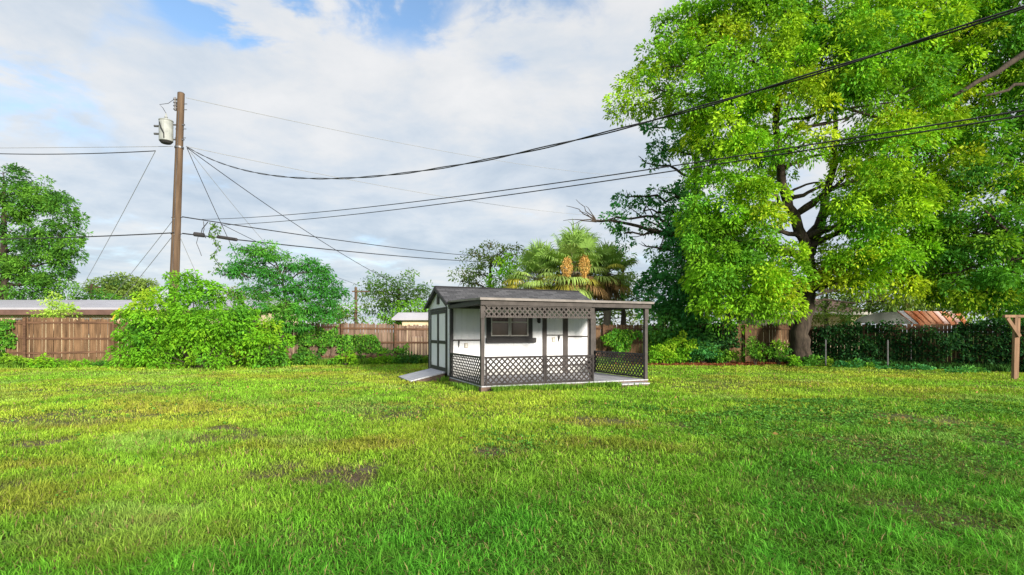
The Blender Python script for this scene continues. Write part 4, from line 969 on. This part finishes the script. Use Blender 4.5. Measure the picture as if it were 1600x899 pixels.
n = 420; y = np.sqrt(49+(22**2-49)*rng.random(n)); x = (rng.random(n)*1.6-.6)*1.05*y; k = ~blocked(x, y) & (y < fence_y(x)-.2); x, y = x[k], y[k]; n = len(x)
p = np.stack([x, y, height(x, y)+.035+.04*rng.random(n)], 1); le = .045+.04*rng.random(n); d = rng.normal(size=(n, 3))*np.array((1, 1, .25))
tag(raw_mesh('fallen_leaves', leaf_verts(p, d, le, le*.55), 4, [(0, 1, 2, 3)], np.array((.34, .20, .08))*(.5+rng.random((n, 1))), M['leaf']), 'few dry brown leaves scattered over the lawn', 'fallen leaves', kind='stuff')

# ------------------------------------------------------------------ neighbours' buildings
def house_long():
    Y = 31.0; k = Y/F; x0, x1 = (-200-800)*k, (408-800)*k
    zt = pt(0, 473, Y)[2]; ze = pt(0, 484, Y)[2]; zf = pt(0, 492, Y)[2]
    r = thing('low_house', (x0, Y, 0), 'long low house with pale flat roof and brown fascia behind the left fence', 'house')
    wall = MB().box(((x0+x1)/2, Y+3.6, zf/2+.1), x1-x0-1.0, 6, zf+.2).build('wall', M['cream'], r)
    MB().poly([(x0, Y, ze), (x0, Y+4, zt+.28), (x0, Y+8, ze), (x0, Y+8, ze+.12), (x0, Y+4, zt+.4), (x0, Y, ze+.12)], (x1-x0, 0, 0)).build('roof', M['metal_roof'], r)
    MB().box(((x0+x1)/2, Y-.025, (ze+zf)/2), x1-x0, .04, ze-zf).build('fascia', M['fascia'], r)
    MB().box(((x0+x1)/2, Y+.3, zf+.02), x1-x0-.1, .55, .03).build('soffit', M['fascia'], r)
    for a, b in ((117, 159), (10, 50), (372, 396)):
        xa, xb = (a-800)*k, (b-800)*k; zz_ = zf-.15
        wn = MB().box(((xa+xb)/2, Y+.57, zz_-.55), xb-xa, .06, 1.0).build('window', M['grey_metal'], r)
        MB().box(((xa+xb)/2, Y+.53, zz_-.55), (xb-xa)*.9, .02, .86).build('pane', M['glass'], wn)
house_long()
def small_house():
    Y = 34.0; k = Y/F; x0, x1 = (612-800)*k, (735-800)*k; ze = pt(0, 500, Y)[2]; zt = pt(0, 488, Y)[2]
    r = thing('small_house', (x0, Y, 0), 'small cream house with white roof edge just left of the shed', 'house')
    MB().box(((x0+x1)/2+.3, Y+2.6, ze/2), x1-x0-.6, 4.4, ze).build('wall', M['cream'], r)
    MB().poly([(x0, Y, ze-.02), (x0, Y+5, ze-.02), (x0, Y+5, zt+.15), (x0+.3, Y+.6, zt), (x0, Y, ze+.1)], (x1-x0, 0, 0)).build('roof', M['metal_roof'], r)
    xa = (652-800)*k; wn = MB().box((xa, Y+.37, ze-.75), 1.0, .05, .8).build('window', M['vinyl'], r); MB().box((xa, Y+.335, ze-.75), .84, .02, .66).build('pane', M['glass'], wn)
small_house()
def brown_house():
    Y = 38.0; P = lambda a, b, y=Y: pt(a, b, y)
    r = thing('brown_roofed_house', P(1320, 519), 'house with brown shingled roof behind the big trunk', 'house')
    x0, x1 = P(1215, 0)[0], P(1362, 0)[0]; ze = P(0, 488)[2]
    MB().box(((x0+x1)/2, Y+4, ze/2), x1-x0-.8, 7, ze).build('wall', M['cream'], r)
    xr0, xr1 = P(1255, 0)[0], P(1345, 0)[0]; zr = P(0, 462)[2]
    mb = MB(); mb.v = [(x0, Y, ze), (x1, Y, ze), (x1, Y+8, ze), (x0, Y+8, ze), (xr0, Y+3.5, zr), (xr1, Y+3.5, zr), (x0, Y, ze-.15), (x1, Y, ze-.15), (x1, Y+8, ze-.15), (x0, Y+8, ze-.15)]
    mb.f = [(0, 1, 5, 4), (1, 2, 5), (2, 3, 4, 5), (3, 0, 4), (0, 6, 7, 1), (1, 7, 8, 2), (2, 8, 9, 3), (3, 9, 6, 0), (6, 9, 8, 7)]
    mb.build('roof', M['brown_roof'], r)
    MB().box(((x0+x1)/2, Y-.03, ze-.08), x1-x0+.05, .05, .2).build('gutter', M['vinyl'], r)
    xw = P(1213, 0)[0]; MB().box((xw+1.2, Y+.46, 1.5), .9, .06, 1.1).build('window', M['glass'], r)
brown_house()
def carport():
    Y = 26.0; r = thing('metal_carport', pt(1420, 519, Y), 'carport with rust streaked metal roof and grey end panel beyond the right fence', 'carport')
    p = lambda a, b, y: np.array(pt(a, b, y))
    gab = [p(1334, 504, Y), p(1345, 496, Y), p(1370, 489, Y), p(1402, 487.2, Y), p(1424, 505.5, Y)]
    MB().poly(gab, (0, .05, 0)).build('end_panel', M['grey_metal'], r)
    # roof slopes away along the depth and right: ribbed sheets
    A, B = p(1401, 486.5, Y), p(1426, 506.5, Y-.02); A2, B2 = p(1500, 488, Y+1.5), p(1514, 506, Y+.2)
    rng2 = random.Random(3); n = 9
    for i in range(n):
        t0, t1 = i/n, (i+1)/n-.0005
        q = [A+(A2-A)*t0, B+(B2-B)*t0, B+(B2-B)*t1, A+(A2-A)*t1]
        sh = MB().poly(q, (0, .03, .03)); o = sh.build('roof_sheet', M['metal_roof'] if i in (0,) else M['rust_pale' if i in (5, 7) else 'rust'], r)
        MB().tube([q[0]+np.array((0, 0, .03)), q[1]+np.array((0, -.02, .03))], .02, 5).build('rib', M['rust'], o)
    MB().bar(B+np.array((0, -.02, -.05)), B2+np.array((0, -.02, -.05)), .05, .1).build('eave_trim', M['rust'], r)
    for q in (1345, 1424, 1510): x, y, z = pt(q, 507, Y); MB().tube([(x, y+.05, 0), (x, y+.05, z)], .04, 8).build('post', M['steel'], r)
    A3 = p(1334, 504.5, Y+.02); MB().bar(A3, B+np.array((0, .05, 0)), .04, .05).build('beam', M['steel'], r)
carport()
# yellow guy marker, far poles, chain-link posts, timber post
g = np.array(pt(176, 500, 25.2)); o = MB().tube([g, np.array(pt(187, 482, 25.2))], .045, 8).build('guy_marker', M['yellow'], None, origin=tuple(g)); tag(o, 'yellow plastic guy wire marker leaning above the left fence', 'guy marker')
for (px, py, Y, h, lb) in ((556, 449, 48, 1, 'thin distant utility pole between the feathery tree and the small house'), (143, 444, 60, 1, 'tiny distant utility pole left of the round topped far tree')):
    x, y, z = pt(px, py, Y); r = thing('distant_pole', (x, y, 0), lb, 'utility pole'); MB().tube([(x, y, 0), (x, y, z)], [.17, .12], 8).build('shaft', M['pole'], r)
    MB().box((x+.5, y-.15, z-.4), 1.6, .1, .12).build('crossarm', M['pole'], r)
for px, Y, lb in ((1290, 22.3, 'grey metal fence post just right of the big trunk'), (1387, 20.9, 'grey metal fence post midway along the right fence')):
    x = (px-800)/F*Y; r = MB().tube([(x, Y, 0), (x, Y, 1.15), (x, Y, 1.19)], [.03, .03, .012], 8).build('metal_post', M['steel'], None, origin=(x, Y, 0)); tag(r, lb, 'post', 'metal posts before the right fence')
for (pa, pb_, Y1, Y2) in ((1262, 1290, 22.6, 22.3), ): pass
x, Y = pt(1588, 0, 16.3)[0], 16.3
tp = thing('timber_post', (x, Y, 0), 'brown timber post with braced top beam at the right edge of the lawn', 'post')
k = Y/F
MB().quadbox((x-.05, Y, .98), (.09, 0, 0), (0, .09, 0), (.05, 0, 1.96)).build('post', M['stake'], tp)
MB().quadbox((x+.06, Y+.05, .98), (.09, 0, 0), (0, .09, 0), (.06, 0, 1.94)).build('post', M['stake'], tp)
MB().bar((x-.42, Y-.03, 1.99), (x+1.6, Y+.1, 1.99), .09, .08).build('top_beam', M['stake'], tp)
MB().bar((x-.36, Y-.09, 1.93), (x+.02, Y-.09, 1.36), .05, .1).build('brace', M['stake'], tp)
MB().quadbox((x+1.5, Y, .98), (.1, 0, 0), (0, .1, 0), (0, 0, 1.94)).build('post', M['stake'], tp)
